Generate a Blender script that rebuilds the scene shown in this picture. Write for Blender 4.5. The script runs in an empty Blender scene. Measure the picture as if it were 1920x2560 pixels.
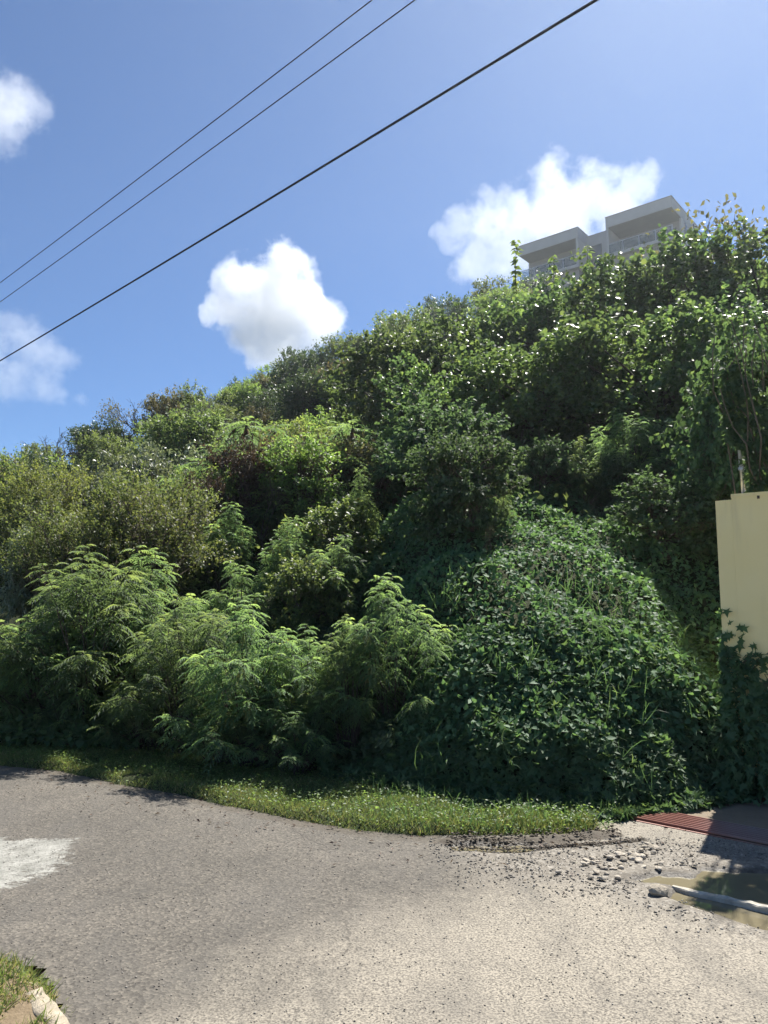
import bpy, math, random
import numpy as np
from mathutils import Vector

# ------------------------------------------------------------------ camera, sky, sun
SC = bpy.context.scene
COL = SC.collection
R = math.radians
rng = np.random.default_rng(7)
random.seed(7)

PITCH = math.atan(236 / 1920)
CAM = np.array([0.0, 0.0, 1.6])
cam = bpy.data.cameras.new("camera")
cam.sensor_fit = 'VERTICAL'
cam.sensor_height = 32.0
cam.lens = 24.0
cam.clip_start = 0.05
cam.clip_end = 30000
camo = bpy.data.objects.new("camera", cam)
camo.location = CAM
camo.rotation_euler = (R(90) + PITCH, 0, 0)
COL.objects.link(camo)
SC.camera = camo

SUN_EL, SUN_AZ = 53.0, 30.0          # azimuth measured from +Y towards +X
w = bpy.data.worlds.new("World")
SC.world = w
w.use_nodes = True
wt = w.node_tree
sky = wt.nodes.new("ShaderNodeTexSky")
sky.sky_type = 'NISHITA'
sky.sun_disc = False
sky.sun_elevation = R(SUN_EL)
sky.sun_rotation = R(SUN_AZ)
sky.altitude = 2000
sky.air_density = 1.0
sky.dust_density = 0.0
sky.ozone_density = 7.0
bg = wt.nodes["Background"]
bg.inputs[1].default_value = 0.063
wt.links.new(sky.outputs[0], bg.inputs[0])

sun = bpy.data.lights.new("sun", 'SUN')
sun.energy = 5.0
sun.angle = R(0.53)
sun.color = (1.0, 0.955, 0.88)
suno = bpy.data.objects.new("sun", sun)
se, sa = R(SUN_EL), R(SUN_AZ)
SUNV = Vector((math.sin(sa) * math.cos(se), math.cos(sa) * math.cos(se), math.sin(se)))
suno.rotation_euler = SUNV.to_track_quat('Z', 'Y').to_euler()
suno.location = (20, 40, 60)
COL.objects.link(suno)

SC.view_settings.view_transform = 'Standard'
SC.view_settings.look = 'None'
SC.view_settings.gamma = 1.0
SC.view_settings.use_curve_mapping = False
SC.view_settings.exposure = 1.17
SC.cycles.max_bounces = 7
SC.cycles.diffuse_bounces = 4
SC.cycles.glossy_bounces = 2
SC.cycles.transmission_bounces = 4
SC.cycles.transparent_max_bounces = 8
SC.cycles.volume_bounces = 5
SC.cycles.use_adaptive_sampling = True
SC.cycles.adaptive_threshold = 0.02
SC.cycles.sample_clamp_indirect = 6.0
SC.cycles.use_denoising = True


# ------------------------------------------------------------------ photo pixel helpers (1920 x 2560)
CP, SP = math.cos(PITCH), math.sin(PITCH)


def ray(px, py):
    a = (px - 960) / 1920
    b = (1280 - py) / 1920
    return np.array([a, CP - b * SP, SP + b * CP])


def at(px, py, y):
    r = ray(px, py)
    return CAM + r * (y / r[1])


def gnd(px, py, z=0.0):
    r = ray(px, py)
    return CAM + r * ((z - CAM[2]) / r[2])


def project(P):
    d = np.asarray(P) - CAM
    f = d[1] * CP + d[2] * SP
    u = d[2] * CP - d[1] * SP
    return 960 + 1920 * d[0] / f, 1280 - 1920 * u / f


# ------------------------------------------------------------------ numpy value noise
_perm = rng.random((256, 256))
_perm3 = rng.random((64, 64, 64))


def vnoise(x, y):
    x = np.asarray(x, float); y = np.asarray(y, float)
    xi = np.floor(x).astype(int); yi = np.floor(y).astype(int)
    fx = x - xi; fy = y - yi
    fx = fx * fx * (3 - 2 * fx); fy = fy * fy * (3 - 2 * fy)
    a = _perm[xi & 255, yi & 255]; b = _perm[(xi + 1) & 255, yi & 255]
    c = _perm[xi & 255, (yi + 1) & 255]; d = _perm[(xi + 1) & 255, (yi + 1) & 255]
    return (a * (1 - fx) + b * fx) * (1 - fy) + (c * (1 - fx) + d * fx) * fy


def fbm(x, y, o=4):
    s = 0; a = 0.5
    for k in range(o):
        s = s + a * (vnoise(x * 2 ** k + 17.3 * k, y * 2 ** k + 5.1 * k) - 0.5)
        a *= 0.5
    return s


def sstep(a, b, x):
    t = np.clip((np.asarray(x, float) - a) / (b - a), 0, 1)
    return t * t * (3 - 2 * t)


# ------------------------------------------------------------------ object helpers
def link(o, parent=None):
    COL.objects.link(o)
    if parent is not None:
        o.parent = parent
    return o


def tag(o, label=None, cat=None, group=None, kind=None):
    if label: o["label"] = label
    if cat: o["category"] = cat
    if group: o["group"] = group
    if kind: o["kind"] = kind
    return o


def empty(name, loc=(0, 0, 0), rz=0.0):
    o = bpy.data.objects.new(name, None)
    o.empty_display_size = 0.2
    o.location = loc
    o.rotation_euler = (0, 0, rz)
    return link(o)


def mesh_np(name, V, F, mats, attrs=None, smooth=False, midx=None):
    """V (n,3); F (m,3) or (m,4) int"""
    me = bpy.data.meshes.new(name)
    V = np.ascontiguousarray(V, np.float32)
    F = np.ascontiguousarray(F, np.int32)
    k = F.shape[1]
    me.vertices.add(len(V)); me.vertices.foreach_set("co", V.ravel())
    me.loops.add(F.size); me.loops.foreach_set("vertex_index", F.ravel())
    me.polygons.add(len(F))
    me.polygons.foreach_set("loop_start", np.arange(0, F.size, k, dtype=np.int32))
    me.polygons.foreach_set("loop_total", np.full(len(F), k, np.int32))
    if smooth:
        me.polygons.foreach_set("use_smooth", np.ones(len(F), bool))
    if midx is not None:
        me.polygons.foreach_set("material_index", np.ascontiguousarray(midx, np.int32))
    for m in (mats if isinstance(mats, (list, tuple)) else [mats]):
        me.materials.append(m)
    me.update(calc_edges=True)
    for nm, arr in (attrs or {}).items():
        at_ = me.attributes.new(nm, 'FLOAT', 'POINT')
        at_.data.foreach_set("value", np.ascontiguousarray(arr, np.float32))
    return me


def mobj(name, me, parent=None):
    return link(bpy.data.objects.new(name, me), parent)


class MB:
    """small mesh builder for boxes, prisms and tubes (quads / tris mixed)"""
    def __init__(s):
        s.v = []; s.f = []

    def box(s, lo, hi, M=None):
        b = len(s.v)
        for x in (lo[0], hi[0]):
            for y in (lo[1], hi[1]):
                for z in (lo[2], hi[2]):
                    p = np.array([x, y, z], float)
                    s.v.append(tuple(M(p) if M else p))
        for q in ((0, 1, 3, 2), (4, 6, 7, 5), (0, 4, 5, 1), (2, 3, 7, 6), (0, 2, 6, 4), (1, 5, 7, 3)):
            s.f.append(tuple(b + i for i in q))
        return s

    def tube(s, pts, rad, n=6, cap=True):
        pts = [np.asarray(p, float) for p in pts]
        if np.isscalar(rad): rad = [rad] * len(pts)
        b = len(s.v)
        ref = None
        for i, p in enumerate(pts):
            t = pts[min(i + 1, len(pts) - 1)] - pts[max(i - 1, 0)]
            t = t / (np.linalg.norm(t) + 1e-9)
            if ref is None:
                ref = np.cross(t, [0.31, 0.2, 0.93]);
                if np.linalg.norm(ref) < 0.1: ref = np.cross(t, [1, 0, 0])
            ref = ref - t * (ref @ t); ref = ref / np.linalg.norm(ref)
            q = np.cross(t, ref)
            for k in range(n):
                a = 2 * math.pi * k / n
                s.v.append(tuple(p + rad[i] * (ref * math.cos(a) + q * math.sin(a))))
        for i in range(len(pts) - 1):
            for k in range(n):
                a0 = b + i * n + k; a1 = b + i * n + (k + 1) % n
                s.f.append((a0, a1, a1 + n, a0 + n))
        if cap:
            s.f.append(tuple(b + k for k in reversed(range(n))))
            e = b + (len(pts) - 1) * n
            s.f.append(tuple(e + k for k in range(n)))
        return s

    def mesh(s, name, mat, smooth=False):
        me = bpy.data.meshes.new(name)
        me.from_pydata([tuple(map(float, v)) for v in s.v], [], s.f)
        for m in (mat if isinstance(mat, (list, tuple)) else [mat]): me.materials.append(m)
        if smooth:
            me.polygons.foreach_set("use_smooth", np.ones(len(me.polygons), bool))
        me.update()
        return me

    def build(s, name, mat, parent=None, smooth=False, bevel=0.0):
        o = mobj(name, s.mesh(name, mat, smooth), parent)
        if bevel:
            m = o.modifiers.new("bevel", 'BEVEL'); m.width = bevel; m.segments = 2; m.limit_method = 'ANGLE'
        return o


# ------------------------------------------------------------------ material helpers
class NT:
    def __init__(s, name):
        s.m = bpy.data.materials.new(name); s.m.use_nodes = True
        s.t = s.m.node_tree; s.t.nodes.clear()
        s.out = s.t.nodes.new("ShaderNodeOutputMaterial")

    def n(s, typ, **kw):
        nd = s.t.nodes.new("ShaderNode" + typ)
        for k, v in kw.items():
            if k.startswith("_"): setattr(nd, k[1:], v)
        for k, v in kw.items():
            if k.startswith("_"): continue
            key = int(k[1:]) if (k[0] == "i" and k[1:].isdigit()) else k.replace("__", " ")
            s.set(nd.inputs[key], v)
        return nd

    def set(s, inp, v):
        if isinstance(v, bpy.types.NodeSocket): s.t.links.new(v, inp)
        elif isinstance(v, bpy.types.Node): s.t.links.new(v.outputs[0], inp)
        else:
            if isinstance(v, tuple) and len(v) == 3 and inp.type == 'RGBA': v = v + (1.0,)
            inp.default_value = v

    def math(s, op, a, b=0.0, c=0.0, clamp=False):
        return s.n("Math", _operation=op, _use_clamp=clamp, i0=a, i1=b, i2=c).outputs[0]

    def mix(s, fac, a, b, blend='MIX'):
        nd = s.t.nodes.new("ShaderNodeMix"); nd.data_type = 'RGBA'; nd.blend_type = blend
        s.set(nd.inputs[0], fac); s.set(nd.inputs[6], a); s.set(nd.inputs[7], b)
        return nd.outputs[2]

    def ramp(s, fac, stops, interp='LINEAR'):
        nd = s.t.nodes.new("ShaderNodeValToRGB"); nd.color_ramp.interpolation = interp
        e = nd.color_ramp.elements
        while len(e) < len(stops): e.new(0.5)
        for el, (p, c) in zip(e, stops):
            el.position = p
            el.color = (c, c, c, 1) if np.isscalar(c) else tuple(c) + (1,) if len(c) == 3 else c
        s.set(nd.inputs[0], fac)
        return nd.outputs[0]

    def noise(s, scale, detail=3, rough=0.5, vec=None, dist=0.0):
        nd = s.n("TexNoise", Scale=scale, Detail=detail, Roughness=rough, Distortion=dist)
        s.set(nd.inputs["Vector"], vec if vec is not None else s.obj())
        return nd.outputs[0]

    def obj(s):
        return s.n("TexCoord").outputs["Object"]

    def pos(s):
        return s.n("NewGeometry").outputs["Position"]

    def attr(s, name):
        nd = s.t.nodes.new("ShaderNodeAttribute"); nd.attribute_name = name
        return nd.outputs["Fac"]

    def bump(s, h, strength=0.3, dist=0.01):
        return s.n("Bump", Strength=strength, Distance=dist, Height=h).outputs[0]

    def pbsdf(s, color, rough=0.7, spec=0.4, normal=None, metal=0.0, **kw):
        nd = s.t.nodes.new("ShaderNodeBsdfPrincipled")
        s.set(nd.inputs["Base Color"], color); s.set(nd.inputs["Roughness"], rough)
        s.set(nd.inputs["Specular IOR Level"], spec); s.set(nd.inputs["Metallic"], metal)
        if normal is not None: s.set(nd.inputs["Normal"], normal)
        return nd.outputs[0]

    def done(s, shader):
        s.t.links.new(shader, s.out.inputs[0]); return s.m


def simple(name, col, rough=0.7, spec=0.4, var=0.15, scale=6.0, metal=0.0, bump=0.0):
    t = NT(name)
    n = t.noise(scale, 5, 0.6)
    c = t.mix(t.ramp(n, [(0.3, 0.0), (0.7, 1.0)]), tuple(x * (1 - var) for x in col), tuple(min(1, x * (1 + var)) for x in col))
    nb = t.bump(t.noise(scale * 8, 4), bump, 0.01) if bump else None
    return t.done(t.pbsdf(c, rough, spec, nb, metal))


def leafmat(name, dark, mid, light, trans=0.38, rough=0.42, spec=0.5, tcol=1.5):
    """leaf: per-leaf colour from the 'tint' attribute, per-plant shift from Object Info"""
    t = NT(name)
    tint = t.attr("tint")
    rnd = t.n("ObjectInfo").outputs["Random"]
    c = t.ramp(tint, [(0.0, dark), (0.55, mid), (1.0, light)])
    hsv = t.n("HueSaturation", Color=c)
    t.set(hsv.inputs["Hue"], t.math('MULTIPLY_ADD', rnd, 0.03, 0.485))
    t.set(hsv.inputs["Value"], t.math('MULTIPLY_ADD', rnd, 0.45, 0.78))
    t.set(hsv.inputs["Saturation"], 0.84)
    c = hsv.outputs[0]
    p = t.pbsdf(c, rough, spec)
    tc = t.mix(1.0, c, (1.22 * tcol, 1.12 * tcol, 0.66 * tcol), 'MULTIPLY')
    tr = t.n("BsdfTranslucent", Color=tc).outputs[0]
    mx = t.n("MixShader", i0=trans, i1=p, i2=tr).outputs[0]
    return t.done(mx)


M = {}
M['broad'] = leafmat("broad_leaf", (0.047, 0.091, 0.039), (0.068, 0.127, 0.042), (0.124, 0.189, 0.047), 0.42, 0.43, 0.42, 1.9)
M['olive'] = leafmat("olive_leaf", (0.053, 0.083, 0.030), (0.085, 0.125, 0.035), (0.150, 0.181, 0.045), 0.46, 0.48, 0.35, 2.0)
M['green'] = leafmat("green_leaf", (0.055, 0.108, 0.026), (0.096, 0.168, 0.034), (0.168, 0.228, 0.048), 0.50, 0.48, 0.4, 2.1)
M['lime'] = leafmat("lime_leaf", (0.086, 0.132, 0.028), (0.132, 0.190, 0.039), (0.207, 0.236, 0.057), 0.50, 0.48, 0.35, 2.0)
M['feather'] = leafmat("feather_leaf", (0.058, 0.115, 0.058), (0.091, 0.168, 0.065), (0.198, 0.300, 0.084), 0.48, 0.6, 0.3, 2.0)
M['hill'] = leafmat("hill_leaf", (0.055, 0.092, 0.035), (0.088, 0.135, 0.040), (0.131, 0.175, 0.050), 0.44, 0.5, 0.35, 2.0)
M['hilldark'] = leafmat("hill_dark_leaf", (0.035, 0.068, 0.038), (0.051, 0.095, 0.043), (0.081, 0.128, 0.049), 0.34, 0.42, 0.4, 1.7)
M['hilldry'] = leafmat("hill_dry_leaf", (0.070, 0.078, 0.040), (0.110, 0.110, 0.052), (0.150, 0.132, 0.062), 0.40, 0.5, 0.3, 1.7)
M['pale'] = leafmat("pale_leaf", (0.072, 0.108, 0.060), (0.108, 0.150, 0.089), (0.216, 0.264, 0.192), 0.36, 0.36, 0.6, 1.6)
M['vine'] = leafmat("vine_leaf", (0.046, 0.108, 0.046), (0.068, 0.149, 0.054), (0.115, 0.203, 0.062), 0.38, 0.62, 0.25, 1.7)
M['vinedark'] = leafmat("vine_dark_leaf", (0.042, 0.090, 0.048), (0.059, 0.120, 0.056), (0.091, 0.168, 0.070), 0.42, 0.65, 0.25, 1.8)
M['grass'] = leafmat("grass_blade", (0.070, 0.110, 0.030), (0.105, 0.150, 0.040), (0.22, 0.21, 0.08), 0.45, 0.5, 0.3, 1.8)
M['drygrass'] = leafmat("dry_grass_blade", (0.11, 0.14, 0.04), (0.20, 0.20, 0.08), (0.42, 0.34, 0.18), 0.35, 0.6, 0.3)
M['reed'] = leafmat("tall_grass_blade", (0.040, 0.099, 0.037), (0.057, 0.127, 0.044), (0.110, 0.176, 0.061), 0.40, 0.5, 0.35, 1.8)
M['pod'] = leafmat("green_pod", (0.11, 0.14, 0.035), (0.17, 0.19, 0.05), (0.24, 0.23, 0.07), 0.35, 0.5)
M['drypod'] = leafmat("dry_pod", (0.050, 0.032, 0.022), (0.080, 0.050, 0.034), (0.14, 0.090, 0.060), 0.2, 0.6, 0.25)
M['bark'] = simple("bark", (0.075, 0.062, 0.050), 0.9, 0.2, 0.4, 9.0)
M['palebark'] = simple("pale_bark", (0.22, 0.20, 0.18), 0.85, 0.25, 0.35, 9.0)
M['twig'] = simple("twig", (0.12, 0.10, 0.07), 0.85, 0.2, 0.4, 12.0)

# ------------------------------------------------------------------ lie of the land
FX = np.array([-60, -20, -8, -4.25, -2.41, -1.4, -0.4, 0.14, 0.61, 1.05, 1.76, 2.26, 2.95, 3.25, 3.5, 4.2, 9, 60])
FY = np.array([42, 20, 11.6, 8.76, 8.53, 7.73, 7.22, 6.78, 6.45, 6.17, 6.04, 6.24, 6.58, 6.90, 7.02, 6.80, 6.65, 9])
EX = np.array([-60, -20, -8, -3.91, -3.17, -2.39, -1.74, -1.28, -0.69, -0.17, 0.25, 0.67, 1.24, 1.74])
EY = np.array([41, 19, 11, 8.07, 7.79, 7.23, 6.85, 6.47, 6.06, 5.78, 5.66, 5.66, 5.69, 5.83])
GO = np.array([1.86, 6.06]); GD = np.array([0.733, -0.680]); GN = np.array([0.680, 0.733])   # drain: origin, along, across
G_LEN, G_W = 4.2, 0.36


def foot(x): return np.interp(x, FX, FY)
def edge(x): return np.interp(x, EX, EY)


def grate_uv(x, y):
    return (x - GO[0]) * GD[0] + (y - GO[1]) * GD[1], (x - GO[0]) * GN[0] + (y - GO[1]) * GN[1]


def smax(a, b, k=0.7):
    h = np.clip(0.5 + 0.5 * (a - b) / k, 0, 1)
    return b * (1 - h) + a * h + k * h * (1 - h)


def th(x, y):
    x = np.asarray(x, float); y = np.asarray(y, float)
    r = np.hypot(x - 35, y - 95)
    cone = 46.5 - 0.5126 * np.sqrt(r * r + 60) + 1.6 * fbm(x / 9, y / 9, 4) * sstep(0, 12, y - foot(x))
    s = y - foot(x)
    right = np.interp(s, [0, 0.1, 0.6, 1.5, 3.0, 6.0], [0, 0.14, 0.62, 1.30, 2.10, 3.30])
    left = np.interp(s, [0, 1.0, 3.0, 6.0], [0, 0.30, 1.25, 2.6])
    k = sstep(-0.5, 0.9, x)
    bank = left * (1 - k) + right * k
    bank = bank + 0.25 * fbm(x * 1.3, y * 1.3, 3) * sstep(0.1, 1.2, s)
    h = np.where(s > 0, smax(bank, np.maximum(cone, -2), 0.8) - 0.2 * np.exp(-np.maximum(s, 0) / 1.0), -0.035)
    h = np.where((s > 0) & (s < 1.2), np.minimum(h, np.interp(s, [0, 1.2], [0.02, 9])+bank), h)
    h = np.where(s > 0, np.maximum(h, 0.03), h)
    verge = sstep(-0.10, 0.10, y - edge(x)) * (x < 1.55)
    h = np.where(s <= 0, -0.035 + verge * (0.06 + 0.04 * vnoise(x * 3, y * 3)), h)
    u, v = grate_uv(x, y)
    inside = (u > -0.06) & (u < G_LEN) & (v > -0.06) & (v < G_W + 0.06) & (s < 0.3)
    return np.where(inside, -0.75, h)


def axis(segs):
    out = [segs[0][0]]
    for a, b, st in segs:
        n = max(1, int(round((b - a) / st)))
        out += list(np.linspace(a, b, n + 1)[1:])
    return np.array(out)


def grid(ax, ay):
    X, Y = np.meshgrid(ax, ay, indexing='ij')
    n, m = X.shape
    I = np.arange(n * m).reshape(n, m)
    F = np.stack([I[:-1, :-1], I[1:, :-1], I[1:, 1:], I[:-1, 1:]], -1).reshape(-1, 4)
    return X.ravel(), Y.ravel(), F


# ground / hill: one sheet to the horizon
t = NT("soil")
n1 = t.noise(2.5, 6, 0.6, t.pos()); n2 = t.noise(30, 5, 0.6, t.pos())
c = t.mix(t.ramp(n1, [(0.35, 0.0), (0.65, 1.0)]), (0.026, 0.034, 0.014), (0.048, 0.050, 0.024))
c = t.mix(t.ramp(n2, [(0.4, 0.0), (0.7, 0.6)]), c, (0.035, 0.055, 0.018))
zf = t.n('SeparateXYZ', i0=t.pos()).outputs[2]
c = t.mix(t.ramp(t.math('MULTIPLY_ADD', zf, -10.0, 0.0), [(0.0, 0.0), (0.2, 1.0)]), c, t.mix(n1, (0.20, 0.17, 0.12), (0.30, 0.26, 0.19)))
soil = t.done(t.pbsdf(c, 0.95, 0.15, t.bump(n2, 0.6, 0.03)))
ax = axis([(-4000, -400, 600), (-400, -60, 20), (-60, -8, 1.3), (-8, 8, 0.11), (8, 60, 1.3), (60, 400, 20), (400, 4000, 600)])
ay = axis([(-4000, -400, 600), (-400, -40, 20), (-40, 2, 2.0), (2, 13, 0.11), (13, 110, 1.3), (110, 400, 15), (400, 4000, 600)])
X, Y, F = grid(ax, ay)
tag(mobj("hillside", mesh_np("hillside", np.stack([X, Y, th(X, Y)], 1), F, soil, smooth=True)), kind="structure")


# ------------------------------------------------------------------ road with potholes, mud, driveway
def poly_sd(px, py, poly):
    """signed distance (negative inside)"""
    poly = np.asarray(poly, float); n = len(poly)
    d = np.full(px.shape, 1e9); ins = np.zeros(px.shape, bool)
    for i in range(n):
        a, b = poly[i], poly[(i + 1) % n]
        e = b - a; wx, wy = px - a[0], py - a[1]
        tt = np.clip((wx * e[0] + wy * e[1]) / (e @ e), 0, 1)
        d = np.minimum(d, np.hypot(wx - e[0] * tt, wy - e[1] * tt))
        c1 = (a[1] <= py) & (b[1] > py); c2 = (b[1] <= py) & (a[1] > py)
        cr = e[0] * wy - e[1] * wx
        ins ^= (c1 & (cr > 0)) | (c2 & (cr < 0))
    return np.where(ins, -d, d)


def line_d(px, py, pts):
    d = np.full(px.shape, 1e9)
    for a, b in zip(pts[:-1], pts[1:]):
        a, b = np.array(a, float), np.array(b, float); e = b - a
        tt = np.clip(((px - a[0]) * e[0] + (py - a[1]) * e[1]) / (e @ e), 0, 1)
        d = np.minimum(d, np.hypot(px - a[0] - e[0] * tt, py - a[1] - e[1] * tt))
    return d


PUD = [(1.50, 4.80), (1.66, 4.90), (1.85, 4.86), (1.98, 4.98), (2.3, 4.95), (2.8, 4.8), (3.2, 4.3), (3.0, 3.4), (2.4, 3.55), (1.95, 4.06), (1.78, 4.22), (1.60, 4.52), (1.72, 4.68)]
PATCH = [(-1.95, 3.85), (-1.76, 3.76), (-1.56, 3.68), (-1.36, 3.47), (-1.24, 3.27), (-1.16, 3.1), (-1.0, 2.6), (-0.8, 1.5), (-4, 1.5), (-5, 4.9)]
WHITE = [(-4.6, 6.4), (-2.67, 5.60), (-2.12, 5.50), (-1.98, 5.05), (-1.96, 4.88), (-2.06, 4.72), (-2.2, 4.56), (-4.5, 3.7)]
CRK = [(0.45, 5.36), (0.72, 5.32), (0.99, 5.35), (1.33, 5.44), (1.50, 5.46), (1.80, 5.56)]

ax = axis([(-30, -6, 0.6), (-6, -3, 0.12), (-3, 0.2, 0.05), (0.2, 3.6, 0.022), (3.6, 9, 0.2)])
ay = axis([(-14, 2, 0.5), (2, 3.4, 0.06), (3.4, 6.4, 0.022), (6.4, 9, 0.05), (9, 26, 0.4)])
X, Y, F = grid(ax, ay)
nz = fbm(X * 0.8, Y * 0.8, 3)
nf = fbm(X * 9, Y * 9, 3)
pud = poly_sd(X, Y, PUD)
nm = fbm(X * 4, Y * 4, 4)
crk = line_d(X, Y, CRK) + 0.03 * nm
mudl = line_d(X, Y, [(0.45, 5.50), (0.8, 5.50), (1.2, 5.56), (1.62, 5.68)]) + 0.10 * nm
gravelly = poly_sd(X, Y, [(0.2, 5.45), (1.9, 5.5), (2.6, 5.2), (2.9, 3.6), (1.9, 4.0), (1.35, 4.55), (0.6, 4.95)]) + 0.5 * nm
z = 0.016 * nz + 0.004 * nf
z -= 0.058 * sstep(0.06, -0.09, pud + 0.10 * nm)
z += 0.020 * np.exp(-(np.maximum(pud, 0) - 0.07) ** 2 / 0.006) * (nf + 0.3)
rough = sstep(0.15, -0.25, gravelly)
z += rough * (0.016 * fbm(X * 14, Y * 14, 2) + 0.010 * nm)
z += 0.03 * sstep(0.12, 0.0, mudl) * np.clip(0.55 + 2.2 * fbm(X * 10, Y * 10, 3), 0, 1.4)
crk_on = sstep(0.3, 0.55, X + 0.3 * nm)
z -= 0.05 * sstep(0.028, 0.010, crk) * sstep(0.9, 1.0, X)
wet2 = sstep(0.16, 0.02, line_d(X, Y, [(0.52, 5.42), (0.9, 5.40)]) + 0.08 * nm)
z -= 0.022 * wet2
u, v = grate_uv(X, Y)
z = np.where((v > G_W + 0.02), z * 0.4 + 0.015 + 0.02 * sstep(0.4, 1.2, v), z)
z = np.where(Y > edge(X), -0.004, z)
gate_near = sstep(0.25, 0.02, np.abs(v)) * (u > -0.1)
z = z * (1 - 0.8 * gate_near)
mud = np.clip(sstep(0.14, 0.02, mudl) + 0.9 * sstep(0.05, 0.012, crk) * crk_on + 0.45 * sstep(0.22, 0.02, pud + 0.1 * nm) * (pud > -0.1), 0, 1)
wet = np.clip(wet2 + sstep(0.07, -0.01, pud + 0.06 * nm), 0, 1)
# pale, dusty, sandy area to the right and near the lens
dust = sstep(-0.55, 0.55, (X * 0.75 + (4.35 - Y) * 0.62) + 0.9 * fbm(X * 0.9, Y * 0.9, 4)) * (1 - 0.6 * rough)
pale = 0.85 * sstep(0.22, -0.22, poly_sd(X, Y, WHITE) + 0.30 * nm)
grit = np.clip(rough + 0.6 * sstep(0.5, 0.0, np.abs(pud)), 0, 1)
kerbside = sstep(0.35, 0.0, edge(X) - Y) * (X < 0.4)
ck1 = [tuple(gnd(*q)[:2]) for q in ((120, 2010), (220, 2052), (330, 2090), (420, 2120), (500, 2150), (600, 2182), (700, 2200))]
ck2 = [tuple(gnd(*q)[:2]) for q in ((1, 2335), (60, 2350), (120, 2362))]
ckd = np.minimum(line_d(X, Y, ck1), line_d(X, Y, ck2)) + 0.05 * np.abs(fbm(X * 5, Y * 5, 3))
crack = sstep(0.055, 0.0, ckd)
att = dict(crack=crack, mud=mud, wet=wet, dust=dust, pale=pale, grit=grit, soily=kerbside)

t = NT("asphalt")
pos = t.pos()
fine = t.noise(95, 3, 0.6, pos)
vor = t.n("TexVoronoi", _feature='F1', Scale=75.0, Vector=pos)
vor2 = t.n("TexVoronoi", _feature='F1', Scale=38.0, Vector=pos)
big = t.noise(0.9, 6, 0.62, pos); midn = t.noise(7, 5, 0.6, pos)
base = t.mix(t.ramp(big, [(0.32, 0.0), (0.68, 1.0)]), (0.078, 0.071, 0.060), (0.120, 0.108, 0.091))
sp = t.n("SeparateColor", Color=vor.outputs["Color"]).outputs[0]
stone = t.ramp(sp, [(0.0, (0.55, 0.54, 0.53)), (0.25, (0.88, 0.87, 0.86)), (0.7, (1.08, 1.07, 1.05)), (1.0, (1.6, 1.57, 1.5))])
base = t.mix(1.0, base, stone, 'MULTIPLY')
pit = t.ramp(vor2.outputs["Distance"], [(0.10, 1.0), (0.32, 0.0)])
sp2 = t.n("SeparateColor", Color=vor2.outputs["Color"]).outputs[1]
pit = t.math('MULTIPLY', pit, t.math('GREATER_THAN', sp2, 0.58))
# sandy dust fills the pores
dn = t.math('ADD', t.attr("dust"), t.math('MULTIPLY_ADD', midn, 0.5, -0.25))
dn = t.math('MULTIPLY', t.ramp(dn, [(0.25, 0.0), (0.95, 1.0)]), t.ramp(fine, [(0.40, 0.12), (0.58, 1.0)]))
sand = t.mix(midn, (0.290, 0.258, 0.205), (0.400, 0.358, 0.285))
base = t.mix(t.math('MULTIPLY', dn, 0.82), base, sand)
base = t.mix(t.math('MULTIPLY', pit, 0.60), base, (0.05, 0.047, 0.043))
stain = t.ramp(t.noise(2.6, 6, 0.65, t.n('Mapping', Vector=pos, Scale=(1.0, 0.45, 1.0), Rotation=(0.0, 0.0, 0.6)).outputs[0]), [(0.46, 0.0), (0.66, 0.42)])
base = t.mix(stain, base, (0.085, 0.079, 0.070))
# pale worn coating
pn = t.math('ADD', t.attr("pale"), t.math('MULTIPLY_ADD', t.noise(9, 9, 0.78, t.n('Mapping', Vector=pos, Scale=(0.8, 1.3, 1.0)).outputs[0]), 2.6, -1.38))
pn = t.ramp(pn, [(0.36, 0.0), (0.56, 1.0)])
pn = t.math('MULTIPLY', pn, t.ramp(sp, [(0.0, 0.45), (0.3, 0.85), (1.0, 1.0)]))
base = t.mix(t.math('MULTIPLY', pn, 0.85), base, t.mix(t.ramp(midn, [(0.35, 0.0), (0.65, 1.0)]), (0.20, 0.20, 0.175), (0.36, 0.355, 0.32)))
# cracks
wv = t.n("VectorMath", _operation='ADD', i0=pos, i1=t.n("VectorMath", _operation='SCALE', i0=t.n("TexNoise", Scale=3.0, Detail=5.0, Vector=pos).outputs[1], Scale=0.45).outputs[0]).outputs[0]
ck = t.n("TexVoronoi", _feature='DISTANCE_TO_EDGE', Scale=0.55, Vector=wv).outputs[0]
ckm = t.math('MULTIPLY', t.ramp(ck, [(0.0, 1.0), (0.009, 0.0)]), t.ramp(t.noise(1.7, 4, 0.6, pos), [(0.48, 0.0), (0.58, 1.0)]))
base = t.mix(t.math('MULTIPLY', ckm, 0.35), base, (0.05, 0.045, 0.04))
lc = t.math('MULTIPLY', t.ramp(t.math('ADD', t.attr("crack"), t.math('MULTIPLY_ADD', t.noise(14, 4, 0.6, pos), 0.5, -0.25)), [(0.62, 0.0), (0.85, 1.0)]), t.ramp(t.noise(5, 4, 0.6, pos), [(0.38, 0.0), (0.52, 1.0)]))
base = t.mix(t.math('MULTIPLY', lc, 0.6), base, (0.055, 0.05, 0.044))
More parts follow.
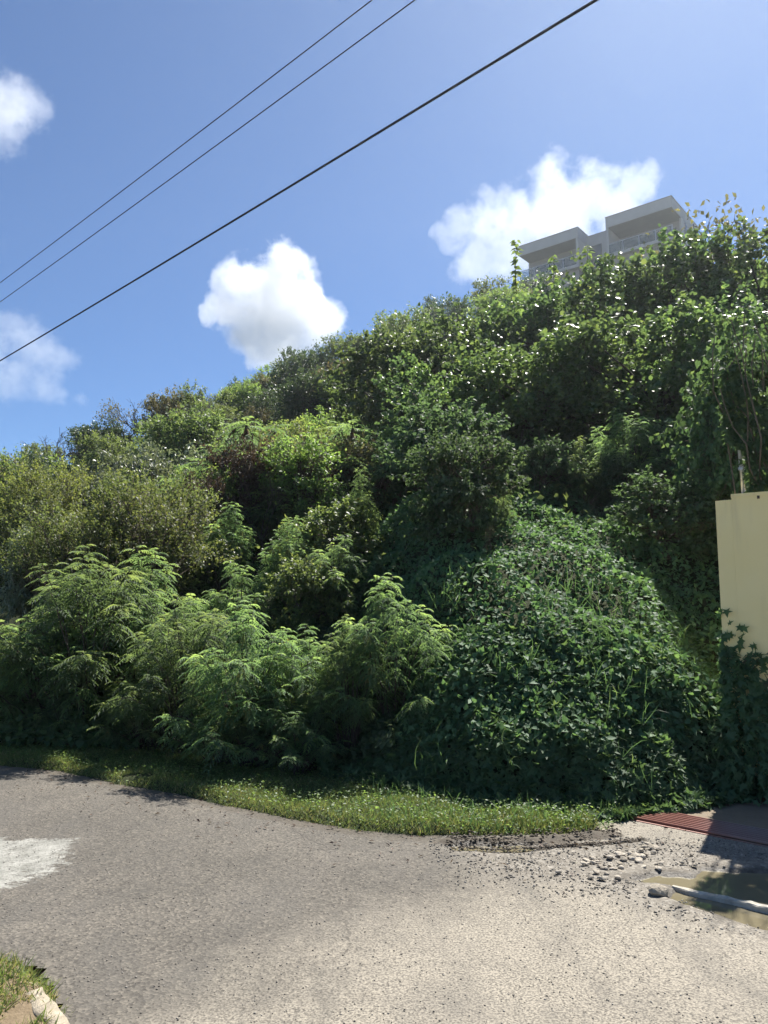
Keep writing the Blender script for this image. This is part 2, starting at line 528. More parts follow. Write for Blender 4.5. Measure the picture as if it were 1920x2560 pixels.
# grit, mud, soil washed from the verge
gsp = t.n("TexVoronoi", _feature='F1', Scale=48.0, Vector=pos)
gcol = t.ramp(t.n("SeparateColor", Color=gsp.outputs["Color"]).outputs[2], [(0.0, (0.135, 0.118, 0.096)), (0.6, (0.19, 0.170, 0.140)), (1.0, (0.30, 0.275, 0.235))])
base = t.mix(t.math('MULTIPLY', t.attr("grit"), 0.75), base, gcol)
sm = t.ramp(t.math('ADD', t.attr("soily"), t.math('MULTIPLY_ADD', midn, 1.2, -0.7)), [(0.3, 0.0), (0.6, 1.0)])
base = t.mix(t.math('MULTIPLY', sm, 0.6), base, (0.075, 0.062, 0.045))
mm = t.ramp(t.math('ADD', t.attr("mud"), t.math('MULTIPLY_ADD', midn, 0.8, -0.4)), [(0.35, 0.0), (0.6, 1.0)])
base = t.mix(mm, base, t.mix(fine, (0.040, 0.033, 0.025), (0.11, 0.092, 0.068)))
wetn = t.ramp(t.math('ADD', t.attr("wet"), t.math('MULTIPLY_ADD', midn, 0.6, -0.3)), [(0.35, 0.0), (0.65, 1.0)])
base = t.mix(t.math('MULTIPLY', wetn, 0.55), base, t.mix(1.0, base, (0.35, 0.34, 0.33), 'MULTIPLY'))
rg = t.math('MULTIPLY_ADD', wetn, -0.22, 0.88)
hh = t.math('ADD', t.math('MULTIPLY', vor.outputs["Distance"], 0.8), t.math('MULTIPLY', gsp.outputs["Distance"], t.attr("grit")))
hh = t.math('SUBTRACT', hh, t.math('MULTIPLY', ckm, 1.5))
asphalt = t.done(t.pbsdf(base, rg, 0.35, t.bump(hh, 0.35, 0.008)))

t = NT("driveway_concrete")
pos = t.pos()
c = t.mix(t.ramp(t.noise(1.6, 6, 0.65, pos), [(0.35, 0.0), (0.65, 1.0)]), (0.145, 0.112, 0.074), (0.225, 0.178, 0.125))
c = t.mix(t.ramp(t.noise(40, 4, 0.6, pos), [(0.45, 0.0), (0.7, 0.6)]), c, (0.20, 0.175, 0.14))
drivemat = t.done(t.pbsdf(c, 0.9, 0.3, t.bump(t.noise(60, 4, 0.6, pos), 0.4, 0.01)))

cxf = X[F].mean(1); cyf = Y[F].mean(1)
uf, vf = grate_uv(cxf, cyf)
rag = 0.10 * fbm(cxf * 6, cyf * 6, 3)
in_grate = (uf > -0.01) & (uf < G_LEN) & (vf > -0.01) & (vf < G_W + 0.01)
is_drive = (uf > 0.12) & (vf >= G_W + 0.01) & (cyf < foot(cxf) + 0.9) & (cxf > 1.8)
is_road = ((cyf < edge(cxf) + rag) | ((cxf > 1.5) & (vf < 0)) | ((cxf > 1.45) & (uf < -0.005) & (cyf < foot(cxf) + 0.3))) & ~in_grate & ~is_drive & ((vf < G_W) | (uf < -0.005)) & (poly_sd(cxf, cyf, PATCH) + rag > -0.04)
for nm_, msk, mt in (("road", is_road, asphalt), ("driveway", is_drive, drivemat)):
    ff = F[msk]
    used = np.unique(ff); mp = np.zeros(len(X), int); mp[used] = np.arange(len(used))
    me = mesh_np(nm_, np.stack([X, Y, z], 1)[used], mp[ff], mt, {k: a_[used] for k, a_ in att.items()}, smooth=True)
    tag(mobj(nm_, me), kind="structure")

# muddy puddle
t = NT("muddy_water")
c = t.mix(t.noise(3.0, 3, 0.5, t.pos()), (0.150, 0.128, 0.080), (0.215, 0.188, 0.122))
muddy = t.done(t.pbsdf(c, 0.035, 0.5, t.bump(t.noise(14, 2, 0.4, t.pos()), 0.03, 0.01)))
ang = np.linspace(0, 2 * np.pi, 60, endpoint=False)
pv = np.array([(2.35 + 1.15 * math.cos(a), 4.25 + 0.95 * math.sin(a), -0.021) for a in ang])
tag(mobj("puddle", mesh_np("puddle", pv, np.arange(60).reshape(1, 60), muddy)), "brown muddy puddle in the pothole at the right edge of the road", "puddle", kind="structure")
pv = np.array([(0.72 + 0.30 * math.cos(a), 5.40 + 0.10 * math.sin(a), -0.0145) for a in ang])
tag(mobj("puddle", mesh_np("puddle", pv, np.arange(60).reshape(1, 60), muddy)), "small wet rut beside the muddy grass edge", "puddle", kind="structure")

# broken concrete edging in the puddle
conc = simple("pale_concrete", (0.40, 0.37, 0.31), 0.9, 0.3, 0.3, 14.0, bump=0.4)
mb = MB()
e0 = np.array([1.665, 4.66]); e1 = np.array([2.95, 3.57]); nseg = 40
ed = (e1 - e0) / np.linalg.norm(e1 - e0); en = np.array([-ed[1], ed[0]])
for i in range(nseg + 1):
    s_ = i / nseg
    wv_ = 0.019 + 0.010 * vnoise(i * 0.7, 3.3) if i > 2 else 0.012 + 0.006 * i
    off = 0.018 * (vnoise(i * 0.35, 9.1) - 0.5)
    p = e0 + (e1 - e0) * s_ + en * off
    zt = -0.006 + 0.012 * min(1, i / 10) + 0.010 * vnoise(i * 0.9, 1.0)
    for k, zz in ((-1.15, -0.08), (-1, zt - 0.006), (-0.8, zt), (0.8, zt), (1, zt - 0.006), (1.15, -0.08)):
        q = p + en * wv_ * k * (1 + 0.15 * (random.random() - 0.5)); mb.v.append((q[0], q[1], zz))
for i in range(nseg):
    for k in range(5):
        a = i * 6 + k; mb.f.append((a, a + 1, a + 7, a + 6))
mb.f.append(tuple(range(6))); mb.f.append(tuple(reversed(range(nseg * 6, nseg * 6 + 6))))
tag(mb.build("concrete_edging", conc, None, False), "thin pale broken concrete edge running through the muddy puddle", "edging")

# kerb by the near grass corner
mb = MB()
kp = [(-1.43, 3.35), (-1.35, 3.25), (-1.20, 3.08), (-1.06, 2.86), (-0.95, 2.55), (-0.85, 2.0)]
kerbmat = simple("sandy_concrete", (0.33, 0.285, 0.215), 0.92, 0.25, 0.3, 20.0, bump=0.6)
npt = 26
kx = np.interp(np.linspace(0, 1, npt), np.linspace(0, 1, len(kp)), [p[0] for p in kp]); ky = np.interp(np.linspace(0, 1, npt), np.linspace(0, 1, len(kp)), [p[1] for p in kp])
for i in range(npt):
    dx = kx[min(i + 1, npt - 1)] - kx[max(i - 1, 0)]; dy = ky[min(i + 1, npt - 1)] - ky[max(i - 1, 0)]; l = math.hypot(dx, dy)
    nx, ny = dy / l, -dx / l
    ww = 0.042 * (0.75 + 0.5 * vnoise(i * 0.8, 4.4)); zt = 0.036 + 0.010 * vnoise(i * 0.6, 7.7)
    for k, zz in ((1.1, -0.06), (0.95, zt - 0.008), (0.7, zt), (-0.8, zt + 0.004), (-1.1, -0.06)):
        mb.v.append((kx[i] + nx * ww * k, ky[i] + ny * ww * k, zz))
for i in range(npt - 1):
    for k in range(4):
        a = i * 5 + k; mb.f.append((a, a + 5, a + 6, a + 1))
tag(mb.build("kerb", kerbmat, None, True), kind="structure")

# near corner of grass: its soil
X2, Y2, F2 = grid(axis([(-5, -0.7, 0.06)]), axis([(1.4, 5.0, 0.06)]))
sd = poly_sd(X2, Y2, PATCH)
Z2 = -0.06 + 0.10 * sstep(0.03, -0.12, sd) + 0.03 * fbm(X2 * 5, Y2 * 5, 3) * (sd < 0)
t = NT("dry_soil")
c = t.mix(t.noise(25, 5, 0.65, t.pos()), (0.10, 0.075, 0.045), (0.26, 0.20, 0.13))
drysoil = t.done(t.pbsdf(c, 0.95, 0.15, t.bump(t.noise(60, 4, 0.6, t.pos()), 0.5, 0.02)))
tag(mobj("grass_bank", mesh_np("grass_bank", np.stack([X2, Y2, Z2], 1), F2[(sd[F2].min(1) < 0.05)], drysoil, smooth=True)), kind="structure")


# ------------------------------------------------------------------ stones
def stone_mesh(name, seed, mat, flat=0.6):
    r_ = np.random.default_rng(seed)
    import bmesh
    bm = bmesh.new(); bmesh.ops.create_icosphere(bm, subdivisions=2, radius=0.5)
    cuts = r_.normal(size=(7, 3)); cuts /= np.linalg.norm(cuts, axis=1)[:, None]; dd = r_.uniform(0.26, 0.42, 7)
    for v_ in bm.verts:
        p = np.array(v_.co)
        for c_, d_ in zip(cuts, dd):
            k = p @ c_ - d_
            if k > 0: p = p - c_ * k * 0.92
        p[2] *= flat
        v_.co = p
    me = bpy.data.meshes.new(name); bm.to_mesh(me); bm.free(); me.materials.append(mat)
    return me


def stonemat(name, a, b):
    t = NT(name)
    rnd = t.n("ObjectInfo").outputs["Random"]
    c = t.mix(rnd, a, b)
    c = t.mix(t.ramp(t.noise(6, 5, 0.6), [(0.35, 0.0), (0.7, 0.45)]), c, tuple(x * 0.5 for x in a))
    return t.done(t.pbsdf(c, 0.9, 0.25, t.bump(t.noise(14, 4), 0.4, 0.05)))


stm = stonemat("limestone", (0.32, 0.28, 0.22), (0.56, 0.50, 0.41))
SM = [stone_mesh("stone", k, stm, 0.5 + 0.1 * (k % 3)) for k in range(6)]
o = mobj("stone", stone_mesh("stone", 99, stm, 0.62)); o.location = (1.545, 4.53, 0.022); o.scale = (0.15, 0.105, 0.11); o.rotation_euler = (0.1, 0.05, 0.5)
tag(o, "fist-sized pale stone lying at the left tip of the muddy puddle", "stone")
k = 0
while k < 75:
    a, b = rng.normal(), rng.normal()
    x_, y_ = 1.50 + 0.17 * a + 0.03 * b, 5.10 + 0.12 * b + 0.06 * a
    if k > 60: x_, y_ = rng.uniform(1.3, 2.3), rng.uniform(4.85, 5.35)
    if poly_sd(np.array([x_]), np.array([y_]), PUD)[0] < 0.03: continue
    o = mobj("stone", SM[k % 6]); s_ = rng.uniform(0.022, 0.052) * (0.7 if k > 60 else 1)
    o.location = (x_, y_, 0.004 + s_ * 0.15); o.scale = (s_ * rng.uniform(1, 1.5), s_, s_ * rng.uniform(0.7, 1.0)); o.rotation_euler = (rng.uniform(-.3, .3), rng.uniform(-.3, .3), rng.uniform(0, 6.3))
    tag(o, "small pale stone in the loose heap between the grass edge and the puddle" if k <= 60 else "small grey stone strewn on the dirt behind the puddle", "stone", "loose stones in the heap" if k <= 60 else "stones strewn behind the puddle")
    k += 1


def gravel(name, n, fn, smin, smax_, mat, label):
    V = []; Fs = []
    oct_v = np.array([(1, 0, 0), (-1, 0, 0), (0, 1, 0), (0, -1, 0), (0, 0, 1), (0, 0, -1)], float)
    oct_f = np.array([(0, 2, 4), (2, 1, 4), (1, 3, 4), (3, 0, 4), (2, 0, 5), (1, 2, 5), (3, 1, 5), (0, 3, 5)])
    P = fn(n); n = len(P)
    s_ = (smin + (smax_ - smin) * rng.random(n) ** 2.2) * 0.5
    a = rng.random(n) * 6.28
    base = oct_v[None] * (1 + 0.5 * (rng.random((n, 6, 1)) - 0.5))
    base = base * s_[:, None, None] * np.array([1.3, 0.9, 0.7])
    ca, sa_ = np.cos(a)[:, None], np.sin(a)[:, None]
    V = np.stack([base[..., 0] * ca - base[..., 1] * sa_, base[..., 0] * sa_ + base[..., 1] * ca, base[..., 2]], -1) + P[:, None, :]
    Fq = (oct_f[None] + 6 * np.arange(n)[:, None, None]).reshape(-1, 3)
    tint = np.repeat(rng.random(n), 6)
    return tag(mobj(name, mesh_np(name, V.reshape(-1, 3), Fq, mat, {"tint": tint})), label, "gravel", kind="stuff")


t = NT("grit_stone")
gritmat = t.done(t.pbsdf(t.ramp(t.attr("tint"), [(0, (0.09, 0.084, 0.075)), (0.5, (0.19, 0.175, 0.15)), (1, (0.40, 0.37, 0.32))]), 0.9, 0.25))


def road_z(x, y):
    return 0.016 * fbm(x * 0.8, y * 0.8, 3) + 0.004 * fbm(x * 9, y * 9, 3)


def gp(n):
    x = rng.uniform(0.3, 2.9, n); y = rng.uniform(4.0, 5.6, n)
    pd = poly_sd(x, y, PUD)
    gd = poly_sd(x, y, [(0.2, 5.45), (1.9, 5.5), (2.6, 5.2), (2.9, 3.6), (1.9, 4.0), (1.35, 4.55), (0.6, 4.95)])
    p_ = np.clip(0.9 - gd * 2.5, 0, 1) * sstep(0.0, 0.05, pd) * (0.35 + 1.3 * (fbm(x * 3, y * 3, 3) + 0.3))
    uu, vv = grate_uv(x, y)
    k_ = (rng.random(n) < p_) & ((vv < -0.05) | (uu < -0.1))
    return np.stack([x, y, road_z(x, y) + 0.003], 1)[k_]


gravel("gravel", 8500, gp, 0.005, 0.019, gritmat, "loose grey gravel and grit around the puddle")


def gp2(n):
    y = 2.2 + 5.0 * rng.random(n) ** 1.3; x = rng.uniform(-0.62, 0.62, n) * y
    k_ = (y < edge(x) - 0.05) & (poly_sd(x, y, PATCH) > 0.02) & (poly_sd(x, y, PUD) > 0.05)
    uu, vv = grate_uv(x, y)
    k_ &= (vv < -0.05)
    return np.stack([x, y, road_z(x, y) + 0.002], 1)[k_]


gravel("road_grit", 9000, gp2, 0.003, 0.011, gritmat, "fine loose grit scattered over the road")

mudmat = NT("wet_mud")
mudm = mudmat.done(mudmat.pbsdf(mudmat.ramp(mudmat.attr("tint"), [(0, (0.06, 0.048, 0.034)), (0.7, (0.11, 0.09, 0.066)), (1, (0.19, 0.16, 0.125))]), 0.85, 0.3))


def gp3(n):
    t_ = rng.random(n); x = 0.42 + 1.25 * t_; y = np.interp(x, [0.45, 0.8, 1.2, 1.62], [5.50, 5.50, 5.56, 5.68]) + rng.normal(size=n) * 0.085 + 0.05 * fbm(x * 6, x * 0, 2)
    k_ = rng.random(n) < 0.25 + 1.5 * np.clip(fbm(x * 4, y * 4, 3) + 0.2, 0, 1)
    x, y = x[k_], y[k_]
    x2 = rng.uniform(0.5, 1.8, n // 3); y2 = np.interp(x2, [p[0] for p in CRK], [p[1] for p in CRK]) + rng.normal(size=n // 3) * 0.012
    x = np.concatenate([x, x2]); y = np.concatenate([y, y2])
    zz_ = np.where(np.arange(len(x)) < k_.sum(), 0.008 + 0.02 * rng.random(len(x)), 0.004)
    return np.stack([x, y, zz_], 1)


gravel("mud_clods", 900, gp3, 0.008, 0.034, mudm, "dark churned mud clods along the edge of the grass")

# ------------------------------------------------------------------ drain grate
rust = NT("red_oxide_paint")
n1 = rust.noise(3.0, 5, 0.6, rust.pos())
c = rust.mix(rust.ramp(n1, [(0.35, 0.0), (0.65, 1.0)]), (0.21, 0.082, 0.060), (0.29, 0.125, 0.095))
sx = rust.n("SeparateXYZ", i0=rust.pos()).outputs[0]
worn = rust.ramp(rust.math('ADD', rust.math('MULTIPLY_ADD', sx, 0.9, -1.75), rust.math('MULTIPLY_ADD', n1, 0.6, -0.3)), [(0.3, 0.0), (0.9, 1.0)])
c = rust.mix(worn, c, (0.20, 0.175, 0.155))
redox = rust.done(rust.pbsdf(c, 0.45, 0.5))


def gpt(u_, v_, z_=0.0):
    return np.array([GO[0] + GD[0] * u_ + GN[0] * v_, GO[1] + GD[1] * u_ + GN[1] * v_, z_])


gr = empty("drain_grate", tuple(gpt(0, 0)))
tag(gr, "rusty red steel bar grate over the drain across the driveway mouth", "drain grate")
loc = np.array(gr.location)
nb = 8
for i in range(nb):
    v_ = 0.022 + i * (G_W - 0.044) / (nb - 1)
    u0 = 0.02 + v_ * 0.35
    mb = MB()
    n_ = 8
    pts = [gpt(u0 + (G_LEN - u0) * k / 6, v_, 0.012) - loc for k in range(7)]
    mb.tube(pts, 0.011, 8)
    mb.build("bar", redox, gr, True)
for k in range(6):
    mb = MB(); u_ = 0.35 + k * 0.75
    mb.tube([gpt(u_, 0.0, -0.022) - loc, gpt(u_, G_W, -0.022) - loc], 0.012, 6); mb.build("cross_bar", redox, gr)
mb = MB()


def GM(p): return gpt(p[0], p[1], p[2]) - loc


mb.box((0.0, -0.02, -0.03), (G_LEN, 0.0, 0.004), GM); mb.build("frame_rail", redox, gr)
mb = MB(); mb.box((0.14, G_W, -0.03), (G_LEN, G_W + 0.02, 0.006), GM); mb.build("frame_rail", redox, gr)
chan = simple("channel_concrete", (0.06, 0.052, 0.042), 0.9, 0.2, 0.3, 8.0)
mb = MB()
mb.box((-0.03, -0.05, -0.6), (G_LEN, -0.012, -0.032), GM); mb.box((-0.03, G_W + 0.012, -0.6), (G_LEN, G_W + 0.05, -0.032), GM)
mb.box((-0.05, -0.012, -0.6), (-0.02, G_W + 0.012, -0.012), GM); mb.box((-0.03, -0.012, -0.62), (G_LEN, G_W + 0.012, -0.55), GM)
mb.build("channel", chan, gr)

# ------------------------------------------------------------------ yellow garden wall
t = NT("yellow_render")
pos = t.pos()
c = t.mix(t.ramp(t.noise(2.2, 5, 0.6, pos), [(0.35, 0.0), (0.65, 1.0)]), (0.88, 0.74, 0.36), (0.90, 0.77, 0.40))
nzs = t.n("Mapping", Vector=pos, Scale=(6.0, 6.0, 0.5))
streak = t.ramp(t.noise(1.6, 5, 0.6, nzs.outputs[0]), [(0.52, 0.0), (0.78, 0.5)])
zc = t.n("SeparateXYZ", i0=pos).outputs[2]
c = t.mix(t.math('MULTIPLY', streak, t.ramp(t.math('MULTIPLY', zc, 0.38), [(0.45, 0.1), (1.0, 0.8)])), c, (0.46, 0.38, 0.23))
yellow = t.done(t.pbsdf(c, 0.85, 0.25, t.bump(t.noise(45, 4, 0.6, pos), 0.12, 0.01)))
wl = empty("garden_wall", (3.08, 6.95, 0)); loc = np.array([3.08, 6.95, 0.0])
tag(wl, "smooth yellow rendered garden wall curving out of the frame at right", "wall")
wp = [(3.1305, 6.8555), (3.26, 6.757), (3.40, 6.655), (3.60, 6.53), (3.85, 6.42), (4.2, 6.32), (4.8, 6.25), (5.6, 6.20), (7.5, 6.15)]
WTOP = 2.60
_t = np.linspace(0, 1, len(wp)); _w = np.array(wp)
for _k in range(3):                  # round the polyline off
    _w = np.concatenate([_w[:1], np.stack([_w[:-1] * 0.75 + _w[1:] * 0.25, _w[:-1] * 0.25 + _w[1:] * 0.75], 1).reshape(-1, 2), _w[-1:]])
wp = [tuple(p) for p in _w]


def wall_strip(mb, pts, th_, z0, z1s):
    pts = [np.array(p) for p in pts]; b = len(mb.v)
    for i, p in enumerate(pts):
        d = pts[min(i + 1, len(pts) - 1)] - pts[max(i - 1, 0)]; d = d / np.linalg.norm(d); nn = np.array([-d[1], d[0]])
        zt = z1s[i] if not np.isscalar(z1s) else z1s
        for q, zz in ((p, z0), (p, zt), (p + nn * th_, zt), (p + nn * th_, z0)):
            mb.v.append((q[0] - loc[0], q[1] - loc[1], zz))
    for i in range(len(pts) - 1):
        for k in range(4):
            a = b + i * 4 + k; a2 = b + i * 4 + (k + 1) % 4; mb.f.append((a, a2, a2 + 4, a + 4))
    mb.f.append(tuple(b + k for k in (3, 2, 1, 0))); e = b + 4 * (len(pts) - 1); mb.f.append(tuple(e + k for k in range(4)))


mb = MB(); wall_strip(mb, wp, 0.20, -0.3, WTOP); mb.build("wall_panel", yellow, wl)
mb = MB(); wall_strip(mb, [(3.02, 6.9395), (3.130, 6.8563)], 0.22, -0.3, 2.555); mb.build("end_pier", yellow, wl)
cop = simple("coping_render", (0.60, 0.50, 0.30), 0.9, 0.2, 0.25, 10.0)
mb = MB(); wall_strip(mb, [(p[0] - 0.006, p[1] - 0.004) for p in wp], 0.215, WTOP - 0.028, WTOP + 0.004); mb.build("coping", yellow, wl)
mb = MB(); mb.box((3.30 - loc[0], 6.715 - loc[1], 2.545), (3.325 - loc[0], 6.74 - loc[1], 2.572)); mb.build("fixing_hole", simple("dark_hole", (0.05, 0.045, 0.04)), wl)

# galvanised fence post standing on the wall
galv = simple("galvanised_steel", (0.42, 0.43, 0.44), 0.42, 0.5, 0.2, 20.0, metal=0.6)
p0 = at(1846, 1235, 6.92); p1 = at(1834, 1050, 6.92); p2 = at(1830, 960, 6.92); p0[0] += 0.05; p1[0] += 0.03
p0[2] = WTOP + 0.004
po = empty("fence_post", tuple(p0)); tag(po, "thin grey galvanised post rising from the yellow wall among the vine", "post")
mb = MB(); mb.tube([p0 - p0, p1 - p0, p2 - p0], 0.019, 10); mb.build("pole", galv, po, True)
mb = MB(); mb.tube([np.array([0, 0, 0.0]), np.array([0, 0, 0.012])], 0.055, 12); mb.build("base_plate", galv, po)
mb = MB(); mb.tube([(p2 - p0), (p2 - p0) + np.array([0, 0, 0.03])], [0.028, 0.014], 10); mb.build("cap", galv, po)
for kk in (0.35, 0.8):
    q = (p1 - p0) * kk; mb = MB(); mb.tube([q - np.array([0, 0, .012]), q + np.array([0, 0, .012])], 0.030, 10); mb.build("clip", galv, po)

# ------------------------------------------------------------------ foliage generators
def unit(a):
    return a / (np.linalg.norm(a, axis=-1, keepdims=True) + 1e-9)


TPL = {
    # outline points (along, across, normal), triangles
    'lance': (np.array([(0, 0, 0), (.45, .5, .07), (1, 0, -.10), (.45, -.5, .07)]), np.array([(0, 1, 2), (0, 2, 3)])),
    'round': (np.array([(0, 0, 0), (.22, .46, .10), (.68, .48, .10), (1, 0, -.05), (.68, -.48, .10), (.22, -.46, .10)]),
              np.array([(0, 2, 1), (0, 3, 2), (0, 4, 3), (0, 5, 4)])),
    'heart': (np.array([(0, 0, 0), (-.08, .30, .07), (.30, .50, .08), (1, 0, -.12), (.30, -.50, .08), (-.08, -.30, .07)]),
              np.array([(0, 2, 1), (0, 3, 2), (0, 4, 3), (0, 5, 4)])),
    'lobed': (np.array([(0, 0, 0), (-.14, .34, .05), (.16, .20, .02), (.42, .56, .06), (.46, .19, .02), (1, 0, -.10), (.46, -.19, .02), (.42, -.56, .06), (.16, -.20, .02), (-.14, -.34, .05)]),
              np.array([(0, 2, 1), (0, 4, 2), (2, 4, 3), (0, 5, 4), (0, 6, 5), (0, 8, 6), (8, 7, 6), (0, 9, 8)])),
    'blade': (np.array([(0, -.5, 0), (0, .5, 0), (.5, .38, .05), (.5, -.38, .05), (1, 0, -.12)]), np.array([(0, 1, 2), (0, 2, 3), (3, 2, 4)])),
    'archblade': (np.array([(0, -.35, 0), (0, .35, 0), (.35, .5, .14), (.35, -.5, .14), (.7, .4, .10), (.7, -.4, .10), (1, 0, -.16)]), np.array([(0, 1, 2), (0, 2, 3), (3, 2, 4), (3, 4, 5), (5, 4, 6)])),
}


def leaves(P, A, N, L, W, kind, tint):
    tv, tf = TPL[kind]
    n = len(P); m = len(tv)
    A = unit(A); S = unit(np.cross(A, N)); Nn = np.cross(S, A)
    L = np.broadcast_to(np.asarray(L, float), (n,))[:, None, None]; W = np.broadcast_to(np.asarray(W, float), (n,))[:, None, None]
    V = P[:, None, :] + L * tv[None, :, 0:1] * A[:, None, :] + W * tv[None, :, 1:2] * S[:, None, :] + L * tv[None, :, 2:3] * Nn[:, None, :]
    Fq = (tf[None] + m * np.arange(n)[:, None, None]).reshape(-1, 3)
    return V.reshape(-1, 3), Fq, np.repeat(tint, m)


def join(parts):
    Vs = []; Fs = []; Ts = []; Ms = []; b = 0
    for q in parts:
        V, Fq, T = q[:3]
        Vs.append(V); Fs.append(Fq + b); Ts.append(T); Ms.append(np.full(len(Fq), q[3] if len(q) > 3 else 0)); b += len(V)
    return np.concatenate(Vs), np.concatenate(Fs), np.concatenate(Ts), np.concatenate(Ms)


def ball(n, r_=rng):
    return unit(r_.normal(size=(n, 3)))


def wander(a, b, n, amp, r_):
    """crooked polyline from a to b"""
    a = np.asarray(a, float); b = np.asarray(b, float)
    t_ = np.linspace(0, 1, n)[:, None]
    p = a + (b - a) * t_
    off = np.cumsum(r_.normal(size=(n, 3)), 0); off -= off[0] + (off[-1] - off[0]) * t_
    return p + off * amp * np.linalg.norm(b - a)


def sticks(A, B, r0):
    """thin three-sided twigs from A to B as arrays"""
    n = len(A); d = unit(B - A); ref = unit(np.cross(d, np.array([.3, .5, .8]))); q = np.cross(d, ref)
    V = np.stack([A + ref * r0, A - ref * r0 * .5 + q * r0 * .87, A - ref * r0 * .5 - q * r0 * .87, B], 1)
    tf = np.array([(0, 1, 3), (1, 2, 3), (2, 0, 3)])
    return V.reshape(-1, 3), (tf[None] + 4 * np.arange(n)[:, None, None]).reshape(-1, 3), np.zeros(4 * n)


def lumps(n, H, W, zlo, r_, top=0.9):
    """centres and radii of the foliage clumps of a crown"""
    out = []
    for k in range(n):
        z = H * r_.uniform(zlo, 0.86)
        f = math.sqrt(max(0.08, 1 - ((z / H - (zlo + 0.9) / 2) / ((0.98 - zlo) / 1.75)) ** 2))
        a = r_.uniform(0, 6.283); rr = W * 0.5 * f * (r_.uniform(0.25, 1) ** 0.6) * 0.72
        out.append((rr * math.cos(a), rr * math.sin(a), z, W * r_.uniform(0.13, 0.22)))
    return np.array(out)


def make_crown(seed, H, W, zlo, nl, ntw, per, L, Wd, kind, droop=0.25, twl=0.45, up=0.55, stem=3, mats=('green', 'bark'), spiky=0.3, lobe_r=1.0, lean=0.0):
    """returns (crown mesh, trunk mesh); nl clumps, ntw twigs each with per leaves"""
    r_ = np.random.default_rng(seed)
    C = lumps(nl, H, W, zlo, r_)
    C[:, 3] *= lobe_r
    k = r_.integers(0, nl, ntw)
    d = ball(ntw, r_); d[:, 2] = np.abs(d[:, 2]) * 0.9 + d[:, 2] * 0.35
    d = unit(d)
    rad = C[k, 3] * (0.35 + 0.75 * r_.random(ntw) ** 0.5)
    tip = C[k, :3] + d * rad[:, None]
    outw = unit(tip - np.array([0, 0, H * 0.45]))
    tw = unit(d * 0.6 + outw * 0.7 + r_.normal(size=(ntw, 3)) * 0.45 + np.array([lean, 0, 0.25]))
    ln = twl * r_.uniform(0.5, 1.3, ntw) * np.where(r_.random(ntw) < spiky * 0.25, 1.9, 1.0)
    basep = tip - tw * ln[:, None] * 0.5; endp = tip + tw * ln[:, None] * 0.5
    endp[:, 2] -= droop * ln * 0.3
    # leaves along twigs
    nlv = ntw * per
    ti = np.repeat(np.arange(ntw), per)
    f = (np.tile(np.arange(per), ntw) + r_.random(nlv)) / per
    P = basep[ti] + (endp - basep)[ti] * f[:, None] + r_.normal(size=(nlv, 3)) * L * 0.35
    side = ball(nlv, r_)
    A = unit(side * 0.9 + tw[ti] * 0.5 + outw[ti] * 0.35 - np.array([0, 0, droop]))
    N = unit(np.array([0, 0, up]) + outw[ti] * 0.35 + r_.normal(size=(nlv, 3)) * 0.42)
    sz = r_.uniform(0.65, 1.2, nlv)
    tint = np.clip(r_.normal(0.42, 0.22, nlv) + 0.22 * (f - 0.5) + np.repeat(r_.normal(0, 0.10, ntw), per), 0, 1)
    keep = P[:, 2] > 0.02
    P, A, N, sz, tint = P[keep], A[keep], N[keep], sz[keep], tint[keep]
    V, Fq, T = leaves(P, A, N, L * sz, Wd * sz, kind, tint)
    s_ = sticks(basep - tw * 0.25, endp, 0.006)
    V, Fq, T, Mi = join([(V, Fq, T, 0), s_ + (1,)])
    crown = mesh_np("crown", V, Fq, [M[mats[0]], M['twig']], {"tint": T}, midx=Mi)
    mb = MB()
    th0 = 0.028 * H + 0.01
    stems = []
    for i in range(stem):
        a = r_.uniform(0, 6.28); b0 = np.array([0.06 * math.cos(a), 0.06 * math.sin(a), -0.25]) * (1 if stem > 1 else 0.0) + np.array([0, 0, -0.25 if stem == 1 else 0])
        top = np.array([W * 0.16 * math.cos(a), W * 0.16 * math.sin(a), H * r_.uniform(0.5, 0.68)]) * (1 if stem > 1 else np.array([0.3, 0.3, 1.1]))
        pl = wander(b0, top, 6, 0.035, r_); stems.append(pl)
        mb.tube(pl, list(np.linspace(th0, th0 * 0.4, 6) / (stem ** 0.4)), 6)
    for c_ in C:
        s0 = stems[r_.integers(0, stem)]; j = r_.integers(2, 6)
        mb.tube(wander(s0[j], c_[:3], 5, 0.05, r_), list(np.linspace(th0 * 0.35, th0 * 0.12, 5)), 5)
    trunk = mb.mesh("trunk", M[mats[1]], True)
    return crown, trunk


